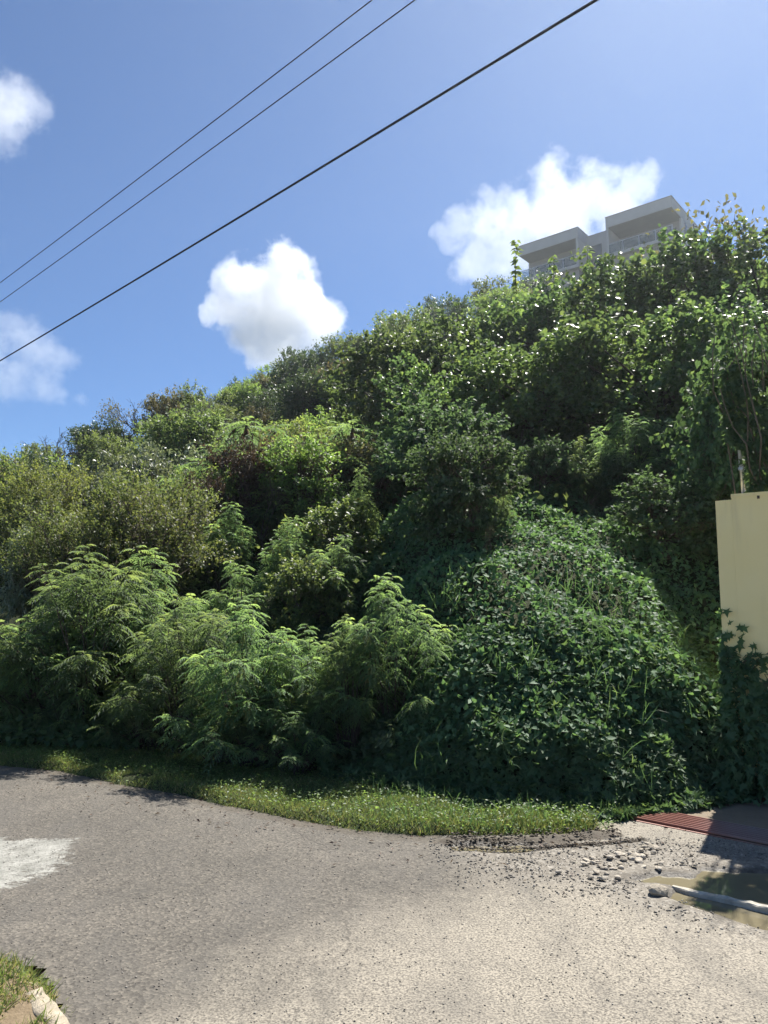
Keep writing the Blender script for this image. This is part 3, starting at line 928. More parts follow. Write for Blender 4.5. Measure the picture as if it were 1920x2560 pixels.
def make_feather(seed, H, W, nbr, leaf=0.26, npairs=7, nlf=17, pods=0, podmat='pod', zlo=0.30, padr=0.30):
    """leucaena-like shrub: arching stems that end in drooping umbrella pads of feathery twice-pinnate leaves"""
    r_ = np.random.default_rng(seed)
    mb = MB()
    Pb = []; Tw = []
    for i in range(nbr):
        a = i * 2.39996 + r_.uniform(-0.4, 0.4); rr = W * 0.5 * math.sqrt((i + 0.5) / nbr) * r_.uniform(0.8, 1.08)
        zt = H * (1.0 - 0.62 * (rr / (W * 0.5)) ** 1.7) * r_.uniform(0.80, 1.0)
        if i % 3 == 2: zt *= r_.uniform(zlo + 0.25, 0.85)
        zt = max(zt, H * zlo * 0.8) - 0.08
        tipp = np.array([rr * math.cos(a), rr * math.sin(a), zt])
        b0 = np.array([tipp[0] * 0.12, tipp[1] * 0.12, -0.15])
        mid = np.array([tipp[0] * 0.40, tipp[1] * 0.40, zt * 0.80])
        ts = np.linspace(0, 1, 7)[:, None]
        pl = (1 - ts) ** 2 * b0 + 2 * ts * (1 - ts) * mid + ts ** 2 * tipp
        pl = pl + r_.normal(size=pl.shape) * 0.014 * H * ts
        mb.tube(pl, list(np.linspace(0.011 + 0.006 * r_.random(), 0.003, 7)), 5)
        Pb.append(pl[-1]); Tw.append(unit(pl[-1] - pl[-3]))
    Pb = np.array(Pb); Tw = np.array(Tw)
    n = nbr * nlf
    bi = np.repeat(np.arange(nbr), nlf)
    f = np.tile(np.linspace(0, 1, nlf), nbr)
    lp = Pb[bi] - Tw[bi] * ((1 - f[:, None]) * 0.42 * r_.uniform(0.7, 1.3, n)[:, None])
    az = np.tile(np.arange(nlf) * 2.4, nbr) + r_.random(n) * 0.7 + bi * 1.7
    rad = np.stack([np.cos(az), np.sin(az), np.zeros(n)], 1)
    A = unit(rad + Tw[bi] * np.array([.45, .45, .25]) + np.array([0, 0, 1.0]) * (-0.12 + 0.62 * f[:, None] ** 2) + r_.normal(size=(n, 3)) * 0.12)
    Nn = unit(np.array([0, 0, 1.0]) + r_.normal(size=(n, 3)) * 0.16)
    ll = leaf * r_.uniform(0.75, 1.15, n) * (1.0 - 0.38 * f ** 3)
    tint_leaf = np.clip(r_.normal(0.28, 0.12, n) + 0.75 * np.clip(f - 0.55, 0, 1) * 1.3 + np.repeat(r_.normal(0, 0.12, nbr), nlf), 0, 1)
    npn = npairs * 2
    S = unit(np.cross(A, Nn)); Nn = np.cross(S, A)
    li = np.repeat(np.arange(n), npn)
    g = np.tile(np.repeat((np.arange(npairs) + 0.8) / npairs, 2), n)
    sg = np.tile(np.tile([1.0, -1.0], npairs), n)
    dro = -0.55 * g ** 2
    P = lp[li] + A[li] * (ll[li] * g)[:, None] + np.array([0, 0, 1.0]) * (ll[li] * dro)[:, None]
    pa = unit(S[li] * sg[:, None] * 0.85 + A[li] * (0.40 + 0.5 * g[:, None]) + np.array([0, 0, -1.0]) * (0.25 + 0.65 * g[:, None]) + r_.normal(size=(n * npn, 3)) * 0.07)
    pn = unit(np.array([0, 0, 1.0]) + Nn[li] + A[li] * 0.4 + r_.normal(size=(n * npn, 3)) * 0.15)
    pl_ = ll[li] * 0.40 * (1.0 - 0.45 * np.abs(g - 0.40))
    V, Fq, T = leaves(P, pa, pn, pl_, np.full(len(P), leaf * 0.062), 'lance', tint_leaf[li])
    parts = [(V, Fq, T, 0), sticks(lp, lp + A * ll[:, None] + np.array([0, 0, -0.5]) * ll[:, None], 0.002) + (1,)]
    if pods:
        pbi = r_.integers(0, nbr, pods); npd = 8
        base = (Pb[pbi] - Tw[pbi] * r_.uniform(0.05, 0.3, pods)[:, None])
        bb = np.repeat(base, npd, 0)
        pa = unit(r_.normal(size=(len(bb), 3)) * np.array([.38, .38, .15]) + np.array([0, 0, -1.0]))
        parts.append(leaves(bb, pa, ball(len(bb), r_), r_.uniform(0.12, 0.19, len(bb)), 0.021, 'lance', r_.random(len(bb))) + (2,))
    V, Fq, T, Mi = join(parts)
    crown = mesh_np("crown", V, Fq, [M['feather'], M['twig'], M[podmat]], {"tint": T}, midx=Mi)
    return crown, mb.mesh("stem", M['bark'], True)


def make_bare(seed, H, W, mat, nlf=0, lmat='hilldry', depth=5):
    r_ = np.random.default_rng(seed)
    mb = MB(); tips = []

    def grow(p, d, l, rad, dep):
        e = p + d * l
        pl = wander(p, e, 4, 0.06, r_)
        mb.tube(pl, list(np.linspace(rad, rad * 0.62, 4)), 5, cap=False)
        if dep == 0: tips.append((e, d)); return
        for k in range(2 if r_.random() < 0.55 else 3):
            nd = unit(d + r_.normal(size=3) * 0.52 + np.array([0.10 * W, 0, 0.08]))
            grow(e, nd, l * r_.uniform(0.62, 0.85), rad * 0.6, dep - 1)
    grow(np.array([0, 0, -0.2]), unit(np.array([0.12, 0.05, 1.0])), H * 0.30, 0.022 * H, depth)
    tr = mb.mesh("trunk", M[mat], True)
    cr = None
    if nlf:
        T_ = np.array([a for a, b in tips]); n = len(T_) * nlf
        P = np.repeat(T_, nlf, 0) + r_.normal(size=(n, 3)) * 0.10
        cr = mesh_np("crown", *(lambda q: (q[0], q[1]))(leaves(P, ball(n, r_), ball(n, r_) + [0, 0, 1], 0.09, 0.05, 'lance', np.zeros(n))), M[lmat], {"tint": r_.random(n * 4)})
    return cr, tr


PRO = {}
PRO['broad'] = [make_crown(s, 4.6, 5.0, 0.26, 30, 760, 22, 0.105, 0.095, 'round', 0.30, 0.50, 0.5, 2, ('broad', 'bark'), 0.6) for s in (1, 2, 3)]
PRO['olive'] = [make_crown(s, 2.4, 2.8, 0.10, 24, 620, 26, 0.058, 0.034, 'lance', 0.1, 0.38, 0.6, 4, ('olive', 'bark'), 0.8) for s in (4, 5)]
PRO['green'] = [make_crown(s, 2.5, 2.6, 0.12, 22, 560, 22, 0.090, 0.045, 'lance', 0.30, 0.42, 0.6, 4, ('green', 'bark'), 0.8) for s in (6, 7)]
PRO['hill'] = [make_crown(s, 3.6, 4.0, 0.14, 30, 640, 16, 0.135, 0.085, 'lance', 0.15, 0.50, 0.6, 3, ('hill', 'bark'), 0.7, 0.9) for s in (8, 9, 10)]
PRO['pale'] = [make_crown(s, 3.0, 3.2, 0.15, 22, 420, 18, 0.135, 0.062, 'lance', 0.95, 0.55, 0.4, 3, ('pale', 'bark'), 0.8) for s in (11,)]
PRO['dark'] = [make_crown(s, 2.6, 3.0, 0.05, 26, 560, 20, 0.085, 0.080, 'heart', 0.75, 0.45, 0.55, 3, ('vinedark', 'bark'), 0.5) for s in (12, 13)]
PRO['feather'] = [make_feather(20, 2.3, 2.4, 46), make_feather(21, 2.0, 2.2, 40, pods=6), make_feather(22, 2.6, 1.7, 44, pods=26), make_feather(23, 2.2, 2.2, 38, pods=12, podmat='pod'), make_feather(24, 2.0, 2.2, 34, pods=130, podmat='drypod')]
PRO['bare'] = [make_bare(30, 3.0, 0.6, 'bark'), make_bare(31, 3.4, 1.0, 'palebark', 0, depth=5), make_bare(32, 3.0, 0.5, 'bark', 7)]
PH = {k: [max((np.max([v.co.z for v in q.vertices]) if q is not None else 0) for q in pr) for pr in PRO[k]] for k in PRO}


def plant(kind, var, x, y, H, wid=1.0, name="shrub", label=None, cat="shrub", group=None, mat=None, rz=None, tilt=(0, 0)):
    cr, tr = PRO[kind][var]
    s = H / PH[kind][var]
    z0 = float(th(x, y)) - 0.03
    e = empty(name, (float(x), float(y), z0))
    e.scale = (s * wid, s * wid, s)
    e.rotation_euler = (tilt[0], tilt[1], rng.uniform(0, 6.28) if rz is None else rz)
    tag(e, label, cat, group)
    if tr is not None: mobj("stem" if kind == 'feather' else "trunk", tr, e)
    if cr is not None:
        c_ = mobj("crown", cr, e)
        if mat:
            c_.material_slots[0].link = 'OBJECT'; c_.material_slots[0].material = M[mat]
    return e


def plant_top(kind, var, px, py, d, **kw):
    """the plant whose top shows at photo pixel (px,py) and which stands d metres out"""
    T = at(px, py, d)
    return plant(kind, var, T[0], T[1], max(0.5, T[2] - float(th(T[0], T[1])) + 0.03), **kw)


# ------------------------------------------------------------------ hillside planting
SKX = [-400, 0, 110, 230, 300, 400, 560, 640, 700, 770, 870, 1000, 1100, 1200, 1300, 1500, 1700, 1800, 1920, 2300]
SKY = [1180, 1125, 1095, 1075, 1010, 985, 955, 925, 875, 862, 820, 765, 738, 700, 655, 640, 620, 575, 545, 480]
nid = 0
for d in [10.2, 11.6, 13.2, 15.0, 17.2, 20, 23.5, 27.5, 32, 37.5, 44, 51, 59, 68]:
    step = 0.13 * d + 0.55 if d < 30 else 0.085 * d + 0.9
    x = -0.60 * d
    while x < 0.62 * d:
        xx = x + rng.normal() * 0.22 * step; yy = d + rng.normal() * 0.05 * d
        x += step
        base = float(th(xx, yy)); px, pyb = project((xx, yy, base))
        if px < -250 or px > 2150: continue
        lim = np.interp(px, SKX, SKY)
        if pyb < lim + 6: continue
        if yy < foot(xx) + 1.6: continue
        # keep the house terrace clear
        if xx > 8 and yy > 60: continue
        if px > 1180 and d > 46 and pyb < 760: continue
        zone = None
        if d >= 26:
            H = rng.uniform(2.2, 4.2) * (0.75 + 0.006 * d)
            kind, var = 'hill', int(rng.integers(0, 3))
            q = rng.random(); mat = 'hilldark' if q < 0.30 else ('hilldry' if q > 0.90 else ('green' if q > 0.62 else 'hill'))
            lab = {'hilldark': "dark green bushy tree on the far hillside below the skyline", 'hilldry': "yellowish dry bushy tree on the far hillside below the skyline", 'hill': "dull green bushy tree on the far hillside below the skyline", 'green': "fresh green bushy tree on the far hillside below the skyline"}[mat]
            grp = "bushy trees on the far hillside, " + mat.replace('hill', '') ; nm, ct = "hillside_tree", "tree"
        elif px < 470:
            H = rng.uniform(1.6, 2.7); kind, var = 'olive', int(rng.integers(0, 2)); mat = 'lime' if (rng.random() < 0.35 and d > 14) else None
            lab = "yellow-green fine-leaved shrub on the left slope" if mat else "small-leaved olive shrub on the left slope"
            grp = "yellow-green shrubs on the left slope" if mat else "olive shrubs on the left slope"; nm, ct = "shrub", "shrub"
        elif px < 1060:
            H = rng.uniform(1.5, 2.5)
            if d < 12.5: kind, var, mat = 'dark', int(rng.integers(0, 2)), ('vine' if rng.random() < 0.5 else 'olive'); H *= 0.72
            else: kind, var, mat = 'green', int(rng.integers(0, 2)), ('lime' if rng.random() < 0.45 else None)
            lab = {'dark': "low creeper-covered shrub in the middle of the slope", 'green': "bright green leafy shrub in the middle of the slope"}[kind]
            if mat == "lime": lab = "light yellow-green leafy shrub in the middle of the slope"
            grp = lab.replace("shrub", "shrubs"); nm, ct = "shrub", "shrub"
        else:
            H = rng.uniform(1.1, 1.9)
            kind, var, mat = 'dark', int(rng.integers(0, 2)), None
            lab = "dark vine-draped shrub under the glossy tree on the right slope"; grp = "vine-draped shrubs under the glossy tree"; nm, ct = "shrub", "shrub"
            if d > 21: kind, var, lab, grp = 'green', int(rng.integers(0, 2)), "leafy green shrub behind the glossy tree below the house", "shrubs behind the glossy tree"; H *= 1.2
        # not above the photographed skyline
        zmax = at(px, lim - rng.uniform(-14, 18), yy)[2] - base
        H = min(H, max(0.7, zmax))
        plant(kind, var, xx, yy, H, rng.uniform(0.9, 1.25), nm, lab, ct, grp, mat)
        nid += 1
print("filler plants", nid)

for (px, py, d, kd_, mt_, lab) in [(760, 1035, 25, 'green', 'lime', "yellow-green shrub below the dark round tree, left one"), (850, 1010, 25.5, 'green', None, "green shrub below the dark round tree, right one"), (940, 985, 26, 'green', 'lime', "yellow-green shrub tucked in at the left end of the glossy trees"), (690, 1040, 26.5, 'green', None, "green shrub in front of the rust-brown sapling"), (880, 930, 31, 'hill', 'green', "fresh green bushy tree left of the glossy trees"), (800, 950, 32, 'hill', 'hill', "dull green bushy tree just right of the dark round tree")]:
    plant_top(kd_, 1, px, py, d, wid=1.25, mat=mt_, name="shrub", label=lab, cat="shrub")

# trees along the skyline, far to near
for (px, py, d, kind, var, wd, mat, nm, lab, ct) in [
    (95, 1092, 40, 'hill', 0, 1.0, 'hill', "hillside_tree", "rounded green tree at the left end of the skyline", "tree"),
    (250, 1040, 36, 'hill', 1, 0.9, 'hilldark', "hillside_tree", "dark tree on the skyline just right of the leafless branches", "tree"),
    (300, 1004, 37, 'bare', 2, 0.9, None, "bare_tree", "thin sparse tree sticking up on the left skyline", "tree"),
    (360, 990, 38, 'bare', 0, 1.1, None, "bare_tree", "grey leafless bush on the skyline left of the flat-topped tree", "tree"),
    (170, 1062, 30, 'bare', 0, 1.2, None, "bare_tree", "leafless dark branches poking into the sky at the left skyline", "tree"),
    (420, 962, 38, 'hill', 2, 0.9, 'hilldry', "hillside_tree", "brownish flat-topped tree on the left skyline", "tree"),
    (520, 952, 39, 'hill', 2, 1.15, 'hill', "hillside_tree", "wide flat-topped tree on the skyline above the pale bare trunk", "tree"),
    (610, 950, 41, 'hill', 1, 1.0, 'green', "hillside_tree", "soft green tree on the skyline left of the dark round tree", "tree"),
    (515, 990, 31, 'bare', 1, 0.9, None, "bare_tree", "pale grey leaning bare trunk among the shrubs on the left slope", "tree"),
    (735, 852, 40, 'hill', 0, 0.78, 'hilldark', "hillside_tree", "dark round-crowned tree standing out on the skyline under the cloud", "tree"),
    (640, 1010, 33, 'bare', 2, 0.7, None, "bare_tree", "rust-brown dry sapling in front of the dark round tree", "tree"),
    (870, 822, 46, 'hill', 1, 1.0, 'hill', "hillside_tree", "green tree on the skyline right of the middle cloud", "tree"),
    (990, 770, 48, 'hill', 2, 1.0, 'green', "hillside_tree", "bushy tree on the skyline halfway up to the house", "tree"),
    (1120, 735, 50, 'hill', 0, 1.0, 'hilldark', "hillside_tree", "dark bushy tree on the skyline left of the house", "tree"),
    (1240, 690, 52, 'hill', 1, 1.0, 'hill', "hillside_tree", "green tree on the skyline at the left foot of the house", "tree"),
]:
    plant_top(kind, var, px, py, d, wid=wd, mat=mat, name=nm, label=lab, cat=ct)

# the big glossy broad-leaved trees on the right
for (px, py, d, var, wd, lab) in [
    (1010, 830, 20.5, 0, 1.0, "glossy round-leaved tree at the left end of the thicket below the house"),
    (1180, 770, 21.5, 1, 1.0, "glossy round-leaved tree below the left end of the house"),
    (1320, 712, 22.0, 2, 0.95, "glossy round-leaved tree right under the left block of the house"),
    (1455, 692, 22.0, 0, 1.0, "glossy round-leaved tree reaching up in front of the house's middle"),
    (1625, 628, 21.0, 1, 1.0, "glossy round-leaved tree covering the lower right of the house"),
    (1770, 615, 20.5, 2, 1.0, "glossy round-leaved tree just right of the house"),
    (1910, 590, 19.5, 0, 1.0, "tall glossy round-leaved tree at the upper right edge"),
    (1130, 880, 16.0, 1, 1.0, "glossy dark round-leaved tree overhanging the shaded hollow"),
    (1340, 830, 15.6, 2, 1.1, "large dark glossy tree in the middle of the right thicket, full of glints"),
    (1560, 770, 15.4, 0, 1.1, "large dark glossy tree above the feathery bush on the right slope"),
    (1740, 760, 15.0, 1, 1.0, "dark glossy tree between the vine-covered post and the thicket"),
]:
    plant_top('broad', var, px, py, d, wid=wd, name="broadleaf_tree", label=lab, cat="tree", group="glossy trees on the right slope")
for (px, py, d, sh, lab) in [(1290, 600, 21.6, 1.5, "slim leafy shoot poking up at the left corner of the house"), (1382, 635, 21.8, 1.1, "slim leafy shoot in front of the left balcony"), (1468, 612, 22.0, 1.1, "slim leafy shoot in front of the house's dark door")]:
    T = at(px, py, d); e = empty("sapling", (T[0], T[1], T[2] - sh)); tag(e, lab, "sapling", "shoots in front of the house")
    mb = MB(); sp_ = wander((0, 0, -1.2), (0, 0, sh - 0.05), 9, 0.008, rng); mb.tube(sp_, list(np.linspace(0.022, 0.006, 9)), 5); mb.build("stem", M['bark'], e, True)
    m_ = int(50 * sh); f_ = rng.random(m_); a_ = rng.random(m_) * 6.28; zz_ = f_ * (sh + 0.6) - 0.6
    dd_ = np.stack([np.cos(a_), np.sin(a_), -0.25 + 0 * a_], 1)
    q_ = leaves(np.stack([0 * a_, 0 * a_, zz_], 1) + dd_ * 0.04, dd_ + rng.normal(size=(m_, 3)) * 0.2, unit(np.array([0, 0, 1.0]) + dd_ * 0.4), 0.20 * rng.uniform(0.7, 1.15, m_), 0.15 * rng.uniform(0.7, 1.1, m_), 'heart', np.clip(rng.normal(0.5, 0.2, m_), 0, 1))
    mobj("foliage", mesh_np("foliage", q_[0], q_[1], M['green'], {"tint": q_[2]}), e)
plant_top('bare', 2, 1845, 512, 21, wid=0.8, name="bare_tree", label="sparse brownish twigs rising above the thicket at the upper right", cat="tree")

plant('broad', 1, 8.6, 12.0, 5.0, 0.7, "broadleaf_tree", "tall slim glossy tree added unseen beyond the right edge to shade the vine bank", "tree", "glossy trees on the right slope")  # unseen tree, added for the shade it casts on the bank

for (px, py, d, wd, lab) in [(1900, 760, 10.6, 0.75, "leafy green bush leaning over the vine-covered post at the right edge"), (1830, 900, 10.0, 0.6, "leafy green bush behind the vine-covered post")]:
    plant_top('dark', 1, px, py, d, wid=wd, name="shrub", label=lab, cat="shrub", mat='vine')

# brown seeding patch
for (px, py, d, wd, mt_, lab) in [(600, 1090, 14.6, 0.8, 'drypod', "dry brown seeding shrub in the middle of the slope, leftmost"), (700, 1060, 15.2, 0.7, 'hilldry', "dry yellowish shrub between the brown seeding ones"), (770, 1095, 14.4, 0.6, 'drypod', "dry brown seeding shrub in the middle of the slope, right one"), (850, 1060, 15.4, 0.8, 'hilldry', "dry yellowish shrub beside the glossy trees"), (520, 1165, 13.6, 0.6, 'drypod', "low dry brown shrub among the yellow-green ones")]:
    plant_top('green', 0, px, py, d, wid=wd, name="shrub", label=lab, cat="shrub", mat=mt_)

# dead stems poking out of the scrub
for (px, py, d, var, wd, lab) in [(660, 1185, 14.0, 0, 0.7, "grey dead stems poking out left of the pod-hung sapling"), (300, 1250, 12.5, 0, 0.8, "grey dead stems poking out of the olive shrubs"), (1080, 1180, 12.5, 0, 0.7, "dark dead twigs at the left end of the shaded hollow"), (860, 1120, 16.0, 2, 0.7, "dry brown twigs beside the seed pods"), (1330, 1180, 12.0, 1, 0.6, "pale dead stem in the shaded hollow on the right slope"), (1500, 1230, 11.0, 0, 0.6, "thin dead twigs above the right end of the vine bank"), (620, 1120, 17.0, 2, 0.8, "dry brown twigs left of the seed pods"), (100, 1330, 12.0, 0, 0.8, "dead twigs in the dark shrubs at the left edge"), (1230, 1480, 9.2, 2, 0.5, "dry orange-brown stalks sticking out of the vine bank"), (1700, 1130, 12.0, 0, 0.7, "dead twigs left of the vine-covered post")]:
    plant_top('bare', var, px, py, d, wid=wd, name="dead_stems", label=lab, cat="dead plant", group="dead stems in the scrub")

# pale drooping shrub, left
for (px, py, d, wd, lab) in [(440, 1075, 20, 0.9, "pale shrub with hanging whitish leaves, the upper right one on the left slope"), (340, 1095, 19, 0.9, "pale shrub with hanging whitish leaves in the middle of the left slope"), (230, 1140, 18, 0.7, "pale shrub with hanging whitish leaves, the lowest at left")]:
    plant_top('pale', 0, px, py, d, wid=wd, name="shrub", label=lab, cat="shrub", group="pale drooping shrubs")
plant_top('pale', 0, 80, 1280, 13.0, wid=0.6, name="shrub", label="small pale-leaved shrub at the left edge above the dark bushes", cat="shrub")

# feathery leucaena shrubs
LEU = [
    (235, 1355, 9.3, 0, 1.0, "large feathery bright green bush left of centre, tallest on the verge"),
    (350, 1365, 9.9, 1, 0.95, "feathery bright green bush right behind the tallest one at left"),
    (150, 1455, 9.4, 1, 0.9, "feathery bush with pale tips at the far left"),
    (480, 1485, 8.6, 0, 0.9, "feathery bright-tipped bush in the centre left above the grass"),
    (640, 1500, 7.9, 1, 0.9, "feathery bush with light tips hanging over the dark hollow"),
    (760, 1560, 8.0, 3, 0.9, "feathery bush with hanging pods left of the lone sunlit one"),
    (880, 1535, 7.8, 0, 0.75, "small feathery bush with sunlit tips beside the vine bank"),
    (380, 1645, 8.75, 1, 1.1, "low feathery bush in shade behind the grass, left one"),
    (170, 1700, 9.0, 0, 0.9, "low feathery bush nearest the left end of the verge"),
    (560, 1690, 8.0, 1, 1.1, "low feathery bush with hanging pods behind the grass, middle one"),
    (740, 1740, 7.5, 3, 1.3, "low feathery bush with long hanging pods behind the grass, right one"),
    (660, 1655, 7.9, 0, 1.1, "feathery bush in the dark hollow over the grass"),
    (905, 1165, 12.0, 2, 0.55, "tall narrow feathery sapling hung with yellow pods in the centre"),
    (840, 1335, 10.4, 3, 0.9, "feathery bush with pods at the foot of the tall narrow sapling"),
    (720, 1290, 11.0, 2, 0.9, "leaning feathery bush with pods left of the tall narrow sapling"),
    (600, 1400, 10.4, 1, 0.9, "feathery bush behind the bright-tipped one, half in shade"),
    (570, 1250, 12.5, 2, 0.9, "feathery bush with drooping tips among the yellow-green shrubs"),
    (985, 1430, 7.8, 1, 0.8, "feathery bush with long green pods right of the tall narrow sapling"),
    (1560, 1015, 12.6, 0, 0.85, "windblown feathery bush high on the right slope below the glossy trees"),
    (1440, 1090, 12.2, 1, 0.7, "small feathery bush left of the windblown one on the right slope"),
    (1245, 1225, 11.4, 1, 0.75, "feathery bush in the middle right above the vine bank"),
    (1260, 1330, 10.6, 0, 0.6, "small pale feathery bush just above the vine bank"),
    (790, 1075, 15.5, 4, 1.1, "feathery bush with brown seed pods high in the middle of the slope, right one"),
    (650, 1050, 16.0, 4, 1.2, "feathery bush with brown seed pods high in the middle of the slope, middle one"),
    (540, 1115, 15.0, 4, 1.0, "feathery bush with brown seed pods high in the middle of the slope, left one"),
    (900, 1055, 16.0, 4, 1.1, "feathery bush with brown seed pods beside the glossy trees"),
    (700, 1180, 14.5, 1, 1.0, "feathery light green bush below the brown seed pods"),
    (30, 1620, 9.6, 1, 0.9, "dim feathery bush at the left edge of the frame"),
]
for (px, py, d, var, wd, lab) in LEU:
    plant_top('feather', var, px, py, d, wid=wd, name="feathery_shrub", label=lab, cat="shrub", group="feathery shrubs")

# give the look-alike fillers their place in the row
ORD = "first second third fourth fifth sixth seventh eighth ninth tenth eleventh twelfth thirteenth fourteenth fifteenth sixteenth seventeenth eighteenth nineteenth twentieth".split()
ORD += ["twenty-" + q for q in ORD[:9]] + ["thirtieth"] + ["thirty-" + q for q in ORD[:9]]
FILL = {}
for o in COL.objects:
    if o.parent is None and o.get("category") in ("shrub", "tree") and o.get("group") and o.type == 'EMPTY':
        FILL.setdefault(o["label"], []).append(o)
for lb, os_ in FILL.items():
    if len(os_) < 2: continue
    os_.sort(key=lambda q: project(q.location)[0])
    for k_, o in enumerate(os_):
        o["label"] = lb + ", " + ORD[min(k_, len(ORD) - 1)] + " from the left"

# ------------------------------------------------------------------ vines, ground cover, grass (nobody could count them)
def terrain_normal(x, y, e=0.06):
    zx = (th(x + e, y) - th(x - e, y)) / (2 * e); zy = (th(x, y + e) - th(x, y - e)) / (2 * e)
    return unit(np.stack([-zx, -zy, np.ones_like(zx)], 1))


def cover(name, n, xs, ys, L, Wd, kind, mat, label, depth=0.25, cond=None, steep=True, face=0.7, droop=0.5, tmean=0.4, clump=1.5):
    x = rng.uniform(*xs, n); y = rng.uniform(*ys, n)
    if cond is not None:
        k_ = cond(x, y); x, y = x[k_], y[k_]
    N = terrain_normal(x, y)
    if steep:                                     # more leaves where the ground is steep
        p_ = 0.28 / np.clip(N[:, 2], 0.12, 1); k_ = rng.random(len(x)) < np.clip(p_, 0, 1); x, y, N = x[k_], y[k_], N[k_]
    n = len(x)
    lump = fbm(x * clump, y * clump + 40, 3) + fbm(th(x, y) * 2.2 + 9, x * 2.2, 2)
    off = depth * np.clip(0.55 + 1.3 * lump, 0.05, 1.6) * (1 - 0.55 * rng.random(n) ** 2)
    s_ = y - foot(x)
    off = off * np.clip(0.35 + s_ * 1.5, 0.35, 1)
    P = np.stack([x, y, th(x, y)], 1) + N * off[:, None]
    P[:, 2] = np.maximum(P[:, 2], 0.03)
    A = unit(rng.normal(size=(n, 3)) * 0.7 - np.array([0, 0, droop]) + N * 0.35)
    Nn = unit(N * face + np.array([0, 0, 0.45]) + rng.normal(size=(n, 3)) * 0.35)
    sz = rng.uniform(0.6, 1.25, n)
    T_ = np.clip(rng.normal(tmean, 0.2, n) + 0.5 * lump, 0, 1)
    if name == 'ground_cover': sz = sz * np.clip(y / 40, 0.42, 1.2)
    V, Fq, T = leaves(P, A, Nn, L * sz, Wd * sz, kind, T_)
    return tag(mobj(name, mesh_np(name, V, Fq, M[mat], {"tint": T})), label, "vines" if "vine" in name else "plants", kind="stuff")


right = lambda x, y: (y > foot(x) - 0.02) & (x > -0.55 + 0.25 * fbm(y * 2, x * 2, 2)) & (x < 0.62 * y)
cover("vine_cover", 130000, (-0.7, 3.9), (5.8, 9.3), 0.080, 0.076, 'lobed', 'vine', "dense green vine with lobed leaves smothering the bank by the yellow wall", 0.26, lambda x, y: right(x, y) & (y < foot(x) + 1.6) & (x < 3.3))
cover("vine_cover", 260000, (-1.2, 8.5), (6.4, 16.5), 0.062, 0.046, 'heart', 'vine', "small-leaved green creeper covering the upper bank", 0.34, lambda x, y: right(x, y) & (y > foot(x) + 0.5))
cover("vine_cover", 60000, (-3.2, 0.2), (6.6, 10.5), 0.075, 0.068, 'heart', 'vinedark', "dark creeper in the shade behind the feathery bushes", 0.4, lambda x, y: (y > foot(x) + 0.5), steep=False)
cover("vine_cover", 26000, (-6.5, -2.4), (8.0, 11.5), 0.085, 0.078, 'heart', 'vine', "round-leaved green creeper spilling onto the verge at the far left", 0.55, lambda x, y: (y > foot(x) - 0.05) & (y < foot(x) + 2.4) & (x < -2.6 - 0.5 * (y - 8.4)), steep=False, tmean=0.45)
cover("ground_cover", 170000, (-40, 46), (10, 80), 0.26, 0.17, 'lance', 'hill', "low scrubby ground cover over the whole hillside", 0.7, lambda x, y: (np.abs(x) < 0.66 * y) & (rng.random(len(x)) < np.clip(30 / y, 0.25, 1)), steep=False, droop=0.1, clump=0.5)


def blades(name, P, hmin, hmax, wmin, mat, label, lean=0.45, kind='blade', tmean=0.35, tsd=0.25):
    n = len(P)
    A = unit(np.array([0, 0, 1.0]) + rng.normal(size=(n, 3)) * np.array([lean, lean, 0.1]))
    Nn = unit(np.stack([rng.normal(size=n), rng.normal(size=n), np.full(n, 0.3)], 1))
    h = hmin + (hmax - hmin) * rng.random(n) ** 1.6
    V, Fq, T = leaves(P, A, Nn, h, wmin * (0.7 + 0.6 * rng.random(n)), kind, np.clip(rng.normal(tmean, tsd, n), 0, 1))
    return (V, Fq, T)


def grass(name, parts, mats, label):
    V, Fq, T, Mi = join([p + (i,) for i, p in enumerate(parts)])
    return tag(mobj(name, mesh_np(name, V, Fq, [M[m] for m in mats], {"tint": T}, midx=Mi)), label, "grass", kind="stuff")


def verge_pts(n, lo=-0.02, hi=0.12):
    x = rng.uniform(-7.0, 1.95, n); f = rng.random(n)
    y0 = edge(x) - 0.03 + 0.10 * fbm(x * 5, x * 0 + 2, 3); y1 = foot(x) + 0.25
    y = y0 + (y1 - y0) * f
    k_ = (vnoise(x * 2.2, y * 2.2) > 0.16) | (f > 0.4)
    md = line_d(x, y, [(0.45, 5.50), (0.8, 5.50), (1.2, 5.56), (1.62, 5.68)])
    k_ &= (md > 0.07 + 0.05 * rng.random(n))
    uu, vv = grate_uv(x, y); k_ &= (uu < 0.0)
    x, y = x[k_], y[k_]
    return np.stack([x, y, th(x, y) - 0.004], 1)


